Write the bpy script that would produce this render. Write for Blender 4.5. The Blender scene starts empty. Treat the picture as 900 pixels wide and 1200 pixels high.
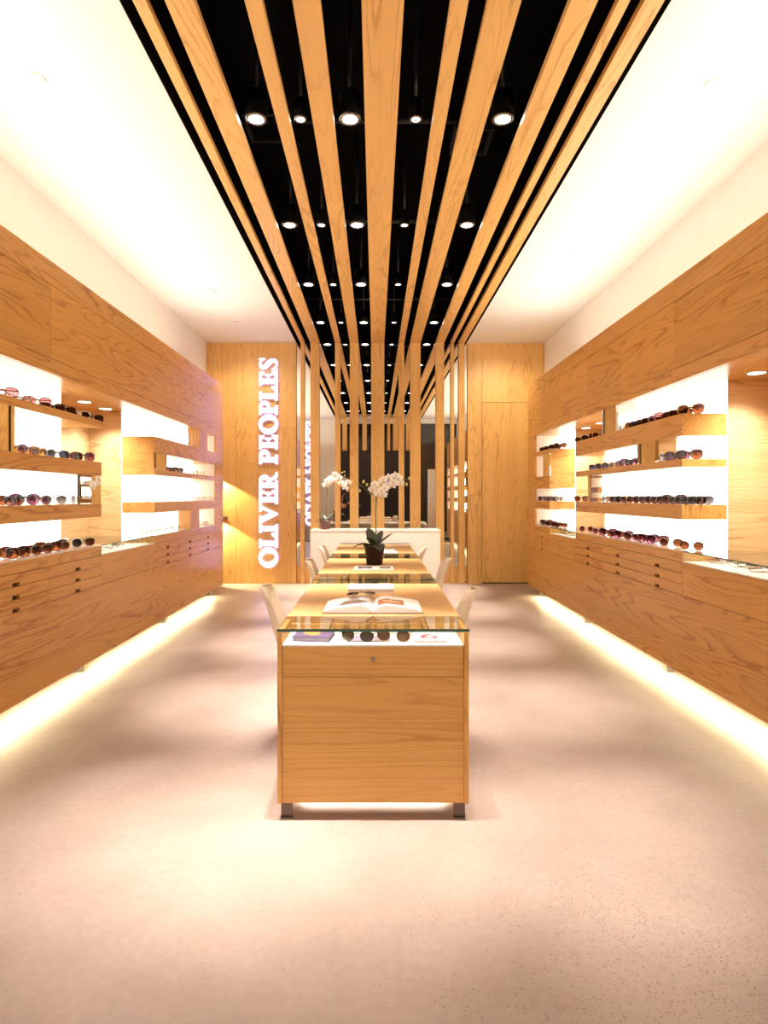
import bpy, bmesh, math, random
from mathutils import Vector, Matrix
random.seed(7)
S = bpy.context.scene
COL = S.collection
PI = math.pi
F, CX, CY, H = 700.0, 440.0, 581.0, 1.30      # focal length (px of a 900x1200 frame), vanishing point, eye height

# ------------------------------------------------------------------ materials
def nodes(name):
    m = bpy.data.materials.new(name); m.use_nodes = True
    nt = m.node_tree; nt.nodes.clear()
    out = nt.nodes.new('ShaderNodeOutputMaterial')
    return m, nt, out
def N(nt, t, **kw):
    n = nt.nodes.new(t)
    for k, v in kw.items(): setattr(n, k, v)
    return n
def L(nt, a, b): nt.links.new(a, b)
def c4(c): return (c[0], c[1], c[2], 1.0)
def math_node(nt, op, a, b=None):
    n = N(nt, 'ShaderNodeMath', operation=op)
    for i, v in enumerate((a, b)):
        if v is None: continue
        if isinstance(v, (int, float)): n.inputs[i].default_value = v
        else: L(nt, v, n.inputs[i])
    return n.outputs[0]
def mat_plain(name, col, rough=0.5, metal=0.0, spec=0.5, coat=0.0):
    m, nt, out = nodes(name)
    b = N(nt, 'ShaderNodeBsdfPrincipled')
    b.inputs['Base Color'].default_value = c4(col); b.inputs['Roughness'].default_value = rough
    b.inputs['Metallic'].default_value = metal; b.inputs['Specular IOR Level'].default_value = spec
    b.inputs['Coat Weight'].default_value = coat; b.inputs['Coat Roughness'].default_value = 0.12
    # faint natural mottling so that no surface is perfectly flat in tone
    tc = N(nt, 'ShaderNodeTexCoord'); nz = N(nt, 'ShaderNodeTexNoise'); nz.inputs['Scale'].default_value = 9.0
    L(nt, tc.outputs['Object'], nz.inputs['Vector'])
    mx = N(nt, 'ShaderNodeMix', data_type='RGBA')
    mx.inputs['A'].default_value = c4([x * 0.96 for x in col]); mx.inputs['B'].default_value = c4([min(1, x * 1.03) for x in col])
    L(nt, nz.outputs['Fac'], mx.inputs['Factor']); L(nt, mx.outputs['Result'], b.inputs['Base Color'])
    L(nt, b.outputs[0], out.inputs[0]); return m
def mat_emit(name, col, st):
    m, nt, out = nodes(name)
    e = N(nt, 'ShaderNodeEmission'); e.inputs[0].default_value = c4(col); e.inputs[1].default_value = st
    L(nt, e.outputs[0], out.inputs[0]); return m
def mat_wood(name, axis, light, dark, rough=0.30, rings=11.0, scale=1.0, tone=0.12, spec=0.5, contrast=0.95, along=1.0):
    """plain-sawn oak: contour lines of a stretched noise give the cathedral arches, a finer noise the fibres"""
    m, nt, out = nodes(name)
    tc = N(nt, 'ShaderNodeTexCoord'); geo = N(nt, 'ShaderNodeNewGeometry'); oi = N(nt, 'ShaderNodeObjectInfo')
    r = geo.outputs['Random Per Island']
    cmb = N(nt, 'ShaderNodeCombineXYZ')
    for i, k in enumerate((17.3, 29.1, 11.7)):
        a = math_node(nt, 'MULTIPLY', r, k)
        b = math_node(nt, 'MULTIPLY', oi.outputs['Random'], k * 1.7)
        L(nt, math_node(nt, 'ADD', a, b), cmb.inputs[i])
    add = N(nt, 'ShaderNodeVectorMath', operation='ADD')
    L(nt, tc.outputs['Object'], add.inputs[0]); L(nt, cmb.outputs[0], add.inputs[1])
    ai = 'xyz'.index(axis)
    def stretched(across, along, detail=1.0, rough=.4):
        mp = N(nt, 'ShaderNodeMapping'); sc = [across] * 3; sc[ai] = along; mp.inputs['Scale'].default_value = sc
        L(nt, add.outputs[0], mp.inputs[0])
        nz = N(nt, 'ShaderNodeTexNoise'); nz.inputs['Scale'].default_value = 1.0; nz.inputs['Detail'].default_value = detail; nz.inputs['Roughness'].default_value = rough
        L(nt, mp.outputs[0], nz.inputs['Vector']); return nz.outputs['Fac']
    n1 = stretched(8.0 * scale, 0.72 * along, 0.6)
    jag = stretched(60.0, 9.0, 2.0, .6)                      # toothed edges of the arches
    v1 = math_node(nt, 'ADD', math_node(nt, 'MULTIPLY', n1, rings), math_node(nt, 'MULTIPLY', jag, 0.55))
    fr = math_node(nt, 'FRACT', v1)
    ramp = N(nt, 'ShaderNodeValToRGB'); cr = ramp.color_ramp
    cr.elements[0].position = 0.0; cr.elements[0].color = (0.75, 0.75, 0.75, 1)
    cr.elements[1].position = 1.0; cr.elements[1].color = (1, 1, 1, 1)
    for p, q in ((0.06, 0.12), (0.40, 0.0), (0.70, 0.10), (0.90, 0.62)):
        e = cr.elements.new(p); e.color = (q, q, q, 1)
    L(nt, fr, ramp.inputs[0])
    patchy = stretched(7.0, 0.6, 1.0)                        # some zones are figured, others nearly plain
    amt = N(nt, 'ShaderNodeMapRange'); L(nt, patchy, amt.inputs[0]); amt.inputs[1].default_value = .36; amt.inputs[2].default_value = .60
    amt.inputs[3].default_value = .22; amt.inputs[4].default_value = contrast
    n2 = stretched(210.0, 5.0, 2.0); n3 = stretched(10.0, 0.4, 1.0)
    fac = math_node(nt, 'ADD', math_node(nt, 'MULTIPLY', ramp.outputs[0], amt.outputs[0]),
                    math_node(nt, 'ADD', math_node(nt, 'MULTIPLY', math_node(nt, 'SUBTRACT', n2, 0.5), 0.45),
                              math_node(nt, 'MULTIPLY', math_node(nt, 'SUBTRACT', n3, 0.40), 0.55)))
    cl = N(nt, 'ShaderNodeClamp'); L(nt, fac, cl.inputs[0])
    mx = N(nt, 'ShaderNodeMix', data_type='RGBA'); mx.inputs['A'].default_value = c4(light); mx.inputs['B'].default_value = c4(dark)
    L(nt, cl.outputs[0], mx.inputs['Factor'])
    hs = N(nt, 'ShaderNodeHueSaturation')
    v = math_node(nt, 'ADD', math_node(nt, 'MULTIPLY', r, tone), 1.0 - tone / 2)
    L(nt, v, hs.inputs['Value']); L(nt, mx.outputs['Result'], hs.inputs['Color'])
    b = N(nt, 'ShaderNodeBsdfPrincipled'); b.inputs['Roughness'].default_value = rough
    b.inputs['Specular IOR Level'].default_value = spec
    L(nt, hs.outputs[0], b.inputs['Base Color']); L(nt, b.outputs[0], out.inputs[0])
    return m
def schlick(nt, f0=0.04):
    g = N(nt, 'ShaderNodeNewGeometry'); d = N(nt, 'ShaderNodeVectorMath', operation='DOT_PRODUCT')
    L(nt, g.outputs['Normal'], d.inputs[0]); L(nt, g.outputs['Incoming'], d.inputs[1])
    p = math_node(nt, 'POWER', math_node(nt, 'SUBTRACT', 1.0, math_node(nt, 'ABSOLUTE', d.outputs['Value'])), 5.0)
    return math_node(nt, 'ADD', f0, math_node(nt, 'MULTIPLY', p, 1 - f0))
def mat_glass(name, tint=(0.97, 1.0, 0.98), ior=1.5, rough=0.0):
    m, nt, out = nodes(name)
    t = N(nt, 'ShaderNodeBsdfTransparent'); t.inputs[0].default_value = c4(tint)
    g = N(nt, 'ShaderNodeBsdfGlossy'); g.inputs['Roughness'].default_value = rough
    mx = N(nt, 'ShaderNodeMixShader'); L(nt, schlick(nt), mx.inputs[0]); L(nt, t.outputs[0], mx.inputs[1]); L(nt, g.outputs[0], mx.inputs[2])
    L(nt, mx.outputs[0], out.inputs[0]); return m
def mat_lens(name, top, bottom):
    """tinted sunglass lens, denser at the top than at the bottom"""
    m, nt, out = nodes(name)
    tc = N(nt, 'ShaderNodeTexCoord'); sp = N(nt, 'ShaderNodeSeparateXYZ'); L(nt, tc.outputs['Generated'], sp.inputs[0])
    top, bottom = [x ** .72 for x in top], [x ** .72 for x in bottom]      # light passes two faces
    mx0 = N(nt, 'ShaderNodeMix', data_type='RGBA'); mx0.inputs['A'].default_value = c4(bottom); mx0.inputs['B'].default_value = c4(top)
    L(nt, sp.outputs['Z'], mx0.inputs['Factor'])
    t = N(nt, 'ShaderNodeBsdfTransparent'); L(nt, mx0.outputs['Result'], t.inputs[0])
    g = N(nt, 'ShaderNodeBsdfGlossy'); g.inputs['Roughness'].default_value = 0.05
    mx = N(nt, 'ShaderNodeMixShader'); L(nt, schlick(nt), mx.inputs[0]); L(nt, t.outputs[0], mx.inputs[1]); L(nt, g.outputs[0], mx.inputs[2])
    L(nt, mx.outputs[0], out.inputs[0]); return m
def mat_tortoise(name, a, b):
    m, nt, out = nodes(name)
    tc = N(nt, 'ShaderNodeTexCoord'); nz = N(nt, 'ShaderNodeTexNoise'); nz.inputs['Scale'].default_value = 90.0
    L(nt, tc.outputs['Object'], nz.inputs['Vector'])
    ramp = N(nt, 'ShaderNodeValToRGB'); ramp.color_ramp.elements[0].position = .4; ramp.color_ramp.elements[1].position = .6
    ramp.color_ramp.elements[0].color = c4(a); ramp.color_ramp.elements[1].color = c4(b)
    L(nt, nz.outputs['Fac'], ramp.inputs[0])
    p = N(nt, 'ShaderNodeBsdfPrincipled'); p.inputs['Roughness'].default_value = .15
    L(nt, ramp.outputs[0], p.inputs['Base Color']); L(nt, p.outputs[0], out.inputs[0]); return m
def mat_floor():
    m, nt, out = nodes('polished_concrete')
    tc = N(nt, 'ShaderNodeTexCoord')
    def noise(s, d=4, off=0, stretch=None):
        mp = N(nt, 'ShaderNodeMapping'); mp.inputs['Location'].default_value = (off, off * 1.3, 0)
        if stretch: mp.inputs['Scale'].default_value = stretch
        L(nt, tc.outputs['Object'], mp.inputs[0])
        n = N(nt, 'ShaderNodeTexNoise'); n.inputs['Scale'].default_value = s; n.inputs['Detail'].default_value = d
        L(nt, mp.outputs[0], n.inputs['Vector']); return n.outputs['Fac']
    def ramp(src, stops):
        r = N(nt, 'ShaderNodeValToRGB'); cr = r.color_ramp
        for i, (p, c) in enumerate(stops):
            e = cr.elements[i] if i < 2 else cr.elements.new(p)
            e.position = p; e.color = c4(c)
        L(nt, src, r.inputs[0]); return r.outputs[0]
    base = ramp(noise(1.7, 8), [(0.3, FLOOR_A), (0.7, FLOOR_B)])
    fine = noise(38, 4)
    hs = N(nt, 'ShaderNodeHueSaturation'); L(nt, base, hs.inputs['Color'])
    L(nt, math_node(nt, 'ADD', 0.86, math_node(nt, 'MULTIPLY', fine, 0.28)), hs.inputs['Value'])
    # exposed aggregate: small dark stones, dense only in worn patches
    vo = N(nt, 'ShaderNodeTexVoronoi'); vo.inputs['Scale'].default_value = 150.0; L(nt, tc.outputs['Object'], vo.inputs['Vector'])
    sp = N(nt, 'ShaderNodeSeparateColor'); L(nt, vo.outputs['Color'], sp.inputs[0])
    stone = math_node(nt, 'LESS_THAN', vo.outputs['Distance'], math_node(nt, 'MULTIPLY', sp.outputs[0], 0.42))
    # worn patch at the right front plus scattered specks
    d = N(nt, 'ShaderNodeVectorMath', operation='DISTANCE'); L(nt, tc.outputs['Object'], d.inputs[0]); d.inputs[1].default_value = (0.92, 1.62, 0)
    patch = math_node(nt, 'ADD', math_node(nt, 'SUBTRACT', 0.50, d.outputs['Value']), math_node(nt, 'MULTIPLY', math_node(nt, 'SUBTRACT', noise(3.0, 3, 5), 0.5), 0.9))
    dens = N(nt, 'ShaderNodeMapRange'); L(nt, patch, dens.inputs[0]); dens.inputs[1].default_value = -0.30; dens.inputs[2].default_value = 0.42
    dens.inputs[3].default_value = 0.010; dens.inputs[4].default_value = 0.85
    keep = math_node(nt, 'LESS_THAN', sp.outputs[1], dens.outputs[0])
    stone = math_node(nt, 'MULTIPLY', stone, keep)
    mx = N(nt, 'ShaderNodeMix', data_type='RGBA'); mx.inputs['B'].default_value = (0.17, 0.105, 0.075, 1)
    L(nt, math_node(nt, 'MULTIPLY', stone, 0.75), mx.inputs['Factor']); L(nt, hs.outputs[0], mx.inputs['A'])
    b = N(nt, 'ShaderNodeBsdfPrincipled'); b.inputs['Roughness'].default_value = 0.42; b.inputs['Specular IOR Level'].default_value = 0.35
    L(nt, mx.outputs['Result'], b.inputs['Base Color']); L(nt, b.outputs[0], out.inputs[0]); return m

FLOOR_A, FLOOR_B = (0.305, 0.240, 0.205), (0.415, 0.340, 0.298)
WL, WD = (0.66, 0.355, 0.100), (0.37, 0.140, 0.024)          # display units
BL, BD = (0.80, 0.49, 0.165), (0.50, 0.235, 0.055)           # back wall, slats
M = {}
for ax in 'xyz':
    M['oak_' + ax] = mat_wood('oak_grain_' + ax, ax, WL, WD)
    M['pale_' + ax] = mat_wood('pale_oak_grain_' + ax, ax, BL, BD, rough=0.4, tone=0.10, contrast=.8)
M['table_x'] = mat_wood('table_oak_x', 'x', WL, WD, rough=0.38, rings=9, scale=1.5, tone=0.08, contrast=.5, along=1.1)
M['table_y'] = mat_wood('table_oak_y', 'y', (0.58, 0.345, 0.14), (0.49, 0.265, 0.095), rough=0.36, rings=8, tone=0.06, contrast=.5)
M['table_z'] = mat_wood('table_oak_z', 'z', WL, WD, rough=0.4)
M['niche_lit_x'] = mat_wood('niche_oak_lit_x', 'x', (.74, .50, .255), (.50, .27, .10), rough=.4)  # same veneer as the units, niche brightness put into a paler colour
M['niche_lit_y'] = mat_wood('niche_oak_lit_y', 'y', (.74, .50, .255), (.50, .27, .10), rough=.4)
M['seam'] = mat_plain('dark_seam', (0.10, 0.045, 0.015), .8)
M['notch'] = mat_plain('dark_notch', (0.035, 0.014, 0.006), .8)
M['white'] = mat_plain('white_paint', (0.86, 0.84, 0.80), .6, spec=.2)
M['ceiling'] = mat_plain('white_ceiling_paint', (0.88, 0.86, 0.82), .8, spec=.1)
M['lacquer'] = mat_plain('white_lacquer', (0.86, 0.82, 0.74), .3)
M['whiteglass'] = mat_plain('white_back_painted_glass', (0.86, 0.82, 0.74), .12)
M['black'] = mat_plain('black_paint', (0.0035, 0.003, 0.003), .9, spec=.05)
M['blackmetal'] = mat_plain('black_metal', (0.008, 0.007, 0.007), .45)
M['duct'] = mat_plain('dark_duct', (0.012, 0.010, 0.010), .6)
M['chrome'] = mat_plain('chrome', (0.75, 0.73, 0.70), .18, metal=1)
M['steel'] = mat_plain('brushed_steel', (0.45, 0.40, 0.36), .3, metal=1)
M['footmetal'] = mat_plain('dull_foot_metal', (.12, .085, .07), .25, metal=1)
M['mirror'] = mat_plain('mirror', (0.80, 0.77, 0.72), .0, metal=1)
_b = M['mirror'].node_tree.nodes
for n in _b:
    if n.type == 'BSDF_PRINCIPLED': n.inputs['Roughness'].default_value = 0.0
M['glass'] = mat_glass('clear_glass')
M['glassedge'] = mat_plain('green_glass_edge', (0.06, 0.12, 0.09), .1)
M['panel'] = mat_emit('light_panel', (1.0, 0.94, 0.81), 3.6)
M['lamp'] = mat_emit('lamp_glow', (1.0, 0.93, 0.90), 14.0)
M['nichelamp'] = mat_emit('niche_lamp_glow', (1.0, 0.95, 0.85), 8.0)
M['sign'] = mat_emit('sign_glow', (0.70, 0.50, 1.0), 3.1)
M['signside'] = mat_plain('sign_return', (.30, .24, .42), .4)
M['signback'] = mat_emit('sign_halo', (0.50, 0.36, 1.0), 2.6)
M['shell'] = mat_plain('cream_plastic', (0.82, 0.72, 0.56), .35)
M['floor'] = mat_floor()
M['terracotta'] = mat_plain('brown_pot', (0.022, 0.008, 0.005), .5)
M['violetpot'] = mat_plain('purple_brown_pot', (0.16, 0.06, 0.05), .4)
M['soil'] = mat_plain('soil', (0.03, 0.02, 0.012), .9)
M['leaf'] = mat_plain('orchid_leaf', (0.035, 0.045, 0.022), .35)
M['stem'] = mat_plain('orchid_stem', (0.13, 0.12, 0.035), .5)
M['petal'] = mat_plain('orchid_petal', (0.93, 0.90, 0.85), .6)
M['lip'] = mat_plain('orchid_lip', (0.80, 0.52, 0.14), .5)
M['bud'] = mat_plain('orchid_bud', (0.50, 0.45, 0.10), .5)
M['paper'] = mat_plain('paper', (0.84, 0.80, 0.75), .5)
M['papershade'] = mat_plain('page_edges', (0.62, 0.55, 0.50), .7)
M['bookcover'] = mat_plain('dark_cover', (0.10, 0.035, 0.04), .5)
M['printgrey'] = mat_plain('print_grey', (0.17, 0.12, 0.09), .5)
M['printbrown'] = mat_plain('print_brown', (0.36, 0.12, 0.045), .5)
M['printpale'] = mat_plain('print_pale', (0.66, 0.42, 0.27), .5)
M['printdark'] = mat_plain('print_dark', (0.05, 0.03, 0.03), .5)
M['violet'] = mat_plain('violet_cover', (0.13, 0.085, 0.20), .4)
M['violetpale'] = mat_plain('pale_violet_card', (0.30, 0.24, 0.34), .5)
M['orange'] = mat_plain('orange_print', (0.75, 0.30, 0.07), .5)
M['crimson'] = mat_plain('crimson_print', (0.42, 0.03, 0.10), .5)
M['darkwallout'] = mat_plain('mall_wall', (0.05, 0.028, 0.024), .7)
M['skin'] = mat_plain('skin', (0.48, 0.24, 0.15), .5)
M['hair'] = mat_plain('dark_hair', (0.012, 0.008, 0.006), .5)
M['shirt'] = mat_plain('dark_shirt', (0.014, 0.012, 0.014), .8)
M['trousers'] = mat_plain('dark_trousers', (0.03, 0.028, 0.034), .8)
M['eye'] = mat_plain('eye_white', (0.7, 0.68, 0.64), .3)

# ------------------------------------------------------------------ mesh builder
class MB:
    def __init__(s): s.bm = bmesh.new()
    def box(s, x0, x1, y0, y1, z0, z1, mi=0):
        x0, x1 = min(x0, x1), max(x0, x1)
        v = [s.bm.verts.new(p) for p in ((x0,y0,z0),(x1,y0,z0),(x1,y1,z0),(x0,y1,z0),(x0,y0,z1),(x1,y0,z1),(x1,y1,z1),(x0,y1,z1))]
        for q in ((0,3,2,1),(4,5,6,7),(0,1,5,4),(1,2,6,5),(2,3,7,6),(3,0,4,7)):
            f = s.bm.faces.new([v[i] for i in q]); f.material_index = mi
        return s
    def prism(s, pts, fn, t0, t1, mi=0):
        """polygon pts (a,b) extruded from t0 to t1; fn(a,b,t) -> xyz"""
        A = [s.bm.verts.new(fn(a, b, t0)) for a, b in pts]; B = [s.bm.verts.new(fn(a, b, t1)) for a, b in pts]
        n = len(pts)
        f = s.bm.faces.new(A); f.material_index = mi
        f = s.bm.faces.new(B[::-1]); f.material_index = mi
        for i in range(n):
            f = s.bm.faces.new((A[i], B[i], B[(i+1) % n], A[(i+1) % n])); f.material_index = mi
        return s
    def ring(s, outer, inner, fn, t0, t1, mi=0, closed=True):
        """band between two point lists, extruded"""
        n = len(outer)
        vs = [[s.bm.verts.new(fn(a, b, t)) for a, b in lst] for lst in (outer, inner) for t in (t0, t1)]
        o0, o1, i0, i1 = vs
        rng = range(n) if closed else range(n - 1)
        for k in rng:
            j = (k + 1) % n
            for q in ((o0[k], o0[j], i0[j], i0[k]), (o1[k], i1[k], i1[j], o1[j]), (o0[k], o1[k], o1[j], o0[j]), (i0[k], i0[j], i1[j], i1[k])):
                f = s.bm.faces.new(q); f.material_index = mi
        if not closed:
            for k in (0, n - 1):
                f = s.bm.faces.new((o0[k], i0[k], i1[k], o1[k])); f.material_index = mi
        return s
    def tube(s, path, rad, seg=8, mi=0):
        path = [Vector(p) for p in path]; rings = []
        rr = rad if isinstance(rad, (list, tuple)) else [rad] * len(path)
        for i, p in enumerate(path):
            d = (path[min(i+1, len(path)-1)] - path[max(i-1, 0)]).normalized()
            up = Vector((0, 0, 1)) if abs(d.z) < .9 else Vector((1, 0, 0))
            a = d.cross(up).normalized(); b = d.cross(a)
            rings.append([s.bm.verts.new(p + (a * math.cos(2*PI*k/seg) + b * math.sin(2*PI*k/seg)) * rr[i]) for k in range(seg)])
        for i in range(len(rings) - 1):
            for k in range(seg):
                f = s.bm.faces.new((rings[i][k], rings[i][(k+1) % seg], rings[i+1][(k+1) % seg], rings[i+1][k])); f.material_index = mi; f.smooth = True
        f = s.bm.faces.new(rings[0]); f.material_index = mi
        f = s.bm.faces.new(rings[-1][::-1]); f.material_index = mi
        return s
    def lathe(s, prof, cx=0, cy=0, cz=0, seg=24, mi=0, cap=True):
        rings = [[s.bm.verts.new((cx + r*math.cos(2*PI*k/seg), cy + r*math.sin(2*PI*k/seg), cz + z)) for k in range(seg)] for r, z in prof]
        for i in range(len(rings) - 1):
            for k in range(seg):
                f = s.bm.faces.new((rings[i][k], rings[i][(k+1) % seg], rings[i+1][(k+1) % seg], rings[i+1][k])); f.material_index = mi; f.smooth = True
        if cap:
            f = s.bm.faces.new(rings[0][::-1]); f.material_index = mi
            f = s.bm.faces.new(rings[-1]); f.material_index = mi
        return s
    def grid(s, nu, nv, fn, mi=0):
        V = [[s.bm.verts.new(fn(i / nu, j / nv)) for j in range(nv + 1)] for i in range(nu + 1)]
        for i in range(nu):
            for j in range(nv):
                f = s.bm.faces.new((V[i][j], V[i+1][j], V[i+1][j+1], V[i][j+1])); f.material_index = mi; f.smooth = True
        return s
    def sphere(s, c, r, sx=1, sy=1, sz=1, seg=12, mi=0):
        before = set(s.bm.verts)
        bmesh.ops.create_uvsphere(s.bm, u_segments=seg, v_segments=max(6, seg // 2 + 2), radius=r)
        for v in s.bm.verts:
            if v not in before: v.co = Vector((v.co.x*sx + c[0], v.co.y*sy + c[1], v.co.z*sz + c[2]))
        for f in s.bm.faces:
            if f.verts[0] not in before: f.smooth = True; f.material_index = mi
        return s
    def build(s, name, mat, parent=None, bevel=0.0, solid=0.0, sub=0):
        bmesh.ops.recalc_face_normals(s.bm, faces=s.bm.faces[:])
        if parent is not None and parent.get('_loc') is not None:
            off = Vector(parent['_loc'])
            for v in s.bm.verts: v.co -= off
        me = bpy.data.meshes.new(name); s.bm.to_mesh(me); s.bm.free()
        for m in (mat if isinstance(mat, (list, tuple)) else [mat]): me.materials.append(m)
        o = bpy.data.objects.new(name, me); COL.objects.link(o)
        if parent is not None:
            o.parent = parent
            if parent.get('_loc') is not None: o['_loc'] = parent['_loc']
        if solid:
            md = o.modifiers.new('solid', 'SOLIDIFY'); md.thickness = solid; md.offset = 0
        if bevel:
            md = o.modifiers.new('bevel', 'BEVEL'); md.width = bevel; md.segments = 2; md.limit_method = 'ANGLE'
        if sub:
            md = o.modifiers.new('sub', 'SUBSURF'); md.levels = sub; md.render_levels = sub
        return o
def tag(o, label=None, cat=None, group=None, kind=None):
    if label: o['label'] = label
    if cat: o['category'] = cat
    if group: o['group'] = group
    if kind: o['kind'] = kind
    return o
def struct(o): o['kind'] = 'structure'; return o
def thing(name, label, cat, loc=(0, 0, 0), group=None, world=True):
    """Empty at the base of a thing; with world=True its parts are given in world coordinates"""
    o = bpy.data.objects.new(name, None); o.empty_display_size = .1; COL.objects.link(o); o.location = loc
    if world: o['_loc'] = list(loc)
    return tag(o, label, cat, group)
def kids(o): return CH.get(o.name, [])
CH = {}
def index_children():
    CH.clear()
    for o in COL.objects:
        if o.parent: CH.setdefault(o.parent.name, []).append(o)
def copy_tree(o, parent=None):
    c = o.copy(); COL.objects.link(c)
    if parent: c.parent = parent
    for ch in CH.get(o.name, []): copy_tree(ch, c)
    return c
def base(name): return name.split('.')[0]
ORD = ['', 'first', 'second', 'third', 'fourth', 'fifth', 'sixth', 'seventh', 'eighth', 'ninth', 'tenth', 'eleventh', 'twelfth', 'thirteenth', 'fourteenth', 'fifteenth', 'sixteenth', 'seventeenth', 'eighteenth', 'nineteenth', 'twentieth']

# ------------------------------------------------------------------ room shell
D = 8.835                 # back wall
ZC = 3.56                 # white ceiling
WX = 2.50                 # upper side walls
YF = 0.12                 # inside of shop front
WL_, WR_ = -1.17, 1.35    # edges of the dark ceiling well
struct(MB().box(-5, 5, -4.2, D + .5, -.1, 0).build('floor', M['floor']))
c = MB()
c.box(-WX - .3, WL_, YF, D + .3, ZC, ZC + .12); c.box(WR_, WX + .3, YF, D + .3, ZC, ZC + .12)
c.box(WL_, WR_, YF - .0, YF + .22, ZC, ZC + .12)
struct(c.build('ceiling', M['ceiling']))
c = MB()
c.box(WL_ - .06, WL_, YF, D + .07, ZC + .12, ZC + .95); c.box(WR_, WR_ + .06, YF, D + .07, ZC + .12, ZC + .95)
c.box(WL_ - .06, WR_ + .06, YF, D + .07, ZC + .95, ZC + 1.0); c.box(WL_ - .06, WR_ + .06, YF - .06, YF - .001, ZC + .12, ZC + 1.0)
c.box(WL_ - .06, WR_ + .06, D + .07, D + .12, ZC + .0, ZC + 1.0)
c.box(WL_ - .001, WL_ + .004, YF + .22, D + .045, ZC + .002, ZC + .13); c.box(WR_ - .004, WR_ + .001, YF + .22, D + .045, ZC + .002, ZC + .13)
struct(c.build('ceiling_well', M['black']))
for sgn, nm in ((-1, 'wall_left'), (1, 'wall_right')):
    c = MB(); pts = [(2.67, 0), (3.0, 0), (3.0, ZC), (WX, ZC), (WX, 2.80), (2.67, 2.80)]
    c.prism([(sgn * a, b) for a, b in pts], lambda a, b, t: (a, t, b), YF, D + .3)
    struct(c.build(nm, M['white']))
# back wall: vertical oak boards either side of the mirror, plinth under the mirror
LX0, LX1, RX0, RX1 = -2.50, -1.174, 1.363, 2.50
def zy(py): return H + (CY - py) / 79.23
def xw(px): return (px - CX) / 79.23
c = MB(); g = .0015
def board(x0, x1, z0, z1): c.box(x0 + g, x1 - g, D, D + .02, z0 + g, z1 - g)
board(LX0, xw(277), zy(500), ZC); board(LX0, xw(277), .0, zy(500))
board(xw(277), xw(301), zy(543), ZC); board(xw(277), xw(301), 0, zy(543))
board(xw(301), LX1, zy(501), ZC); board(xw(301), LX1, 0, zy(501))
DZ = zy(471.4); DX0 = xw(564.6)
board(RX0, DX0, zy(580), ZC); board(RX0, DX0, 0, zy(580)); board(DX0, RX1, DZ, ZC)
c.box(LX0, LX1, D + .021, D + .16, 0, ZC, 1); c.box(RX0, RX1, D + .021, D + .16, 0, ZC, 1)
c.box(LX1, RX0, D + .037, D + .066, 0, .2545, 0)
c.box(-WX - .3, WX + .3, D + .17, D + .3, 0, ZC, 2)
struct(c.build('wall_back', [M['pale_z'], M['seam'], M['white']]))
c = MB(); c.box(DX0 + .004, RX1 - .004, D - .002, D + .0195, .02, DZ - .005)
struct(c.build('door_1', M['pale_z']))
mir = MB().box(LX1 + .002, RX0 - .002, D + .045, D + .065, .255, ZC).build('wall_mirror', M['mirror'])
tag(mir, 'tall mirror behind the upright oak slats on the back wall', 'mirror')
# slats: running along the ceiling well and down the back wall
SL = [(-1.109, -1.050), (-.962, -.830), (-.598, -.519), (-.379, -.252), (-.064, .131), (.345, .426), (.514, .667), (.892, 1.016), (1.112, 1.163), (1.230, 1.320)]
WN = ['narrow', 'broad', 'narrow', 'broad', 'widest', 'narrow', 'broad', 'broad', 'narrowest', 'mid-width']
for i, (a, b) in enumerate(SL):
    pos = ORD[i + 1] + ' from the left' if i < 5 else ORD[10 - i] + ' from the right'
    o = MB().box(a, b, YF + .22, 4.6, ZC, ZC + .04).box(a, b, 4.6015, D + .044, ZC, ZC + .04).build('ceiling_slat', M['pale_y'])
    tag(o, f'{WN[i]} oak slat running along the dark ceiling, {pos}', 'ceiling slat', 'oak slats under the dark ceiling')
    zb = 0.0
    o = MB().box(a, b, D - .005, D + .035, zb, ZC - .001).build('wall_slat', M['pale_z'])
    tag(o, f'{WN[i]} upright oak slat before the mirror, {pos}', 'wall slat', 'upright oak slats before the mirror')
# shop front behind the camera (seen only in the mirror)
c = MB(); c.box(-3, -1.2, YF - .15, YF, 0, ZC + .12); c.box(-1.2, 3, YF - .15, YF, ZC - .12, ZC + .12); c.box(2.42, 3, YF - .15, YF, 0, ZC)
struct(c.build('wall_front', M['white']))
c = MB(); c.box(1.33, 1.37, YF - .12, YF - .04, 0, ZC - .12); c.box(1.37, 2.42, YF - .12, YF - .04, 0, .06)
c.box(1.37, 2.42, YF - .085, YF - .075, .06, ZC - .12, 1); c.box(-1.2, 1.33, YF - .12, YF - .04, 2.60, 2.64)
struct(c.build('window_1', [M['blackmetal'], M['glass']]))
for i, (a, b) in enumerate(SL):
    o = MB().box(a, b, YF + .19, YF + .219, 2.62, ZC - .001).build('transom_slat', M['pale_z'])
    tag(o, f'short oak slat hanging over the shop entrance, {ORD[i+1]} from the left in the mirror' if False else f'short oak slat hanging over the shop entrance, {ORD[10-i]} one counted from the window side', 'transom slat', 'short slats over the entrance')
struct(MB().box(-6, 6, -4.2, -4.0, 0, 4.5).box(-6, 6, -4.2, YF - .15, 4.5, 4.6).build('wall_outside', M['darkwallout']))
o = MB().box(1.52, 1.98, .34, .42, .02, 2.07).box(1.60, 1.90, .30, .46, 0, .02).build('freestanding_board', M['lacquer'], bevel=.004)
tag(o, 'plain white upright panel beside the shop window, seen in the mirror', 'board')

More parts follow.
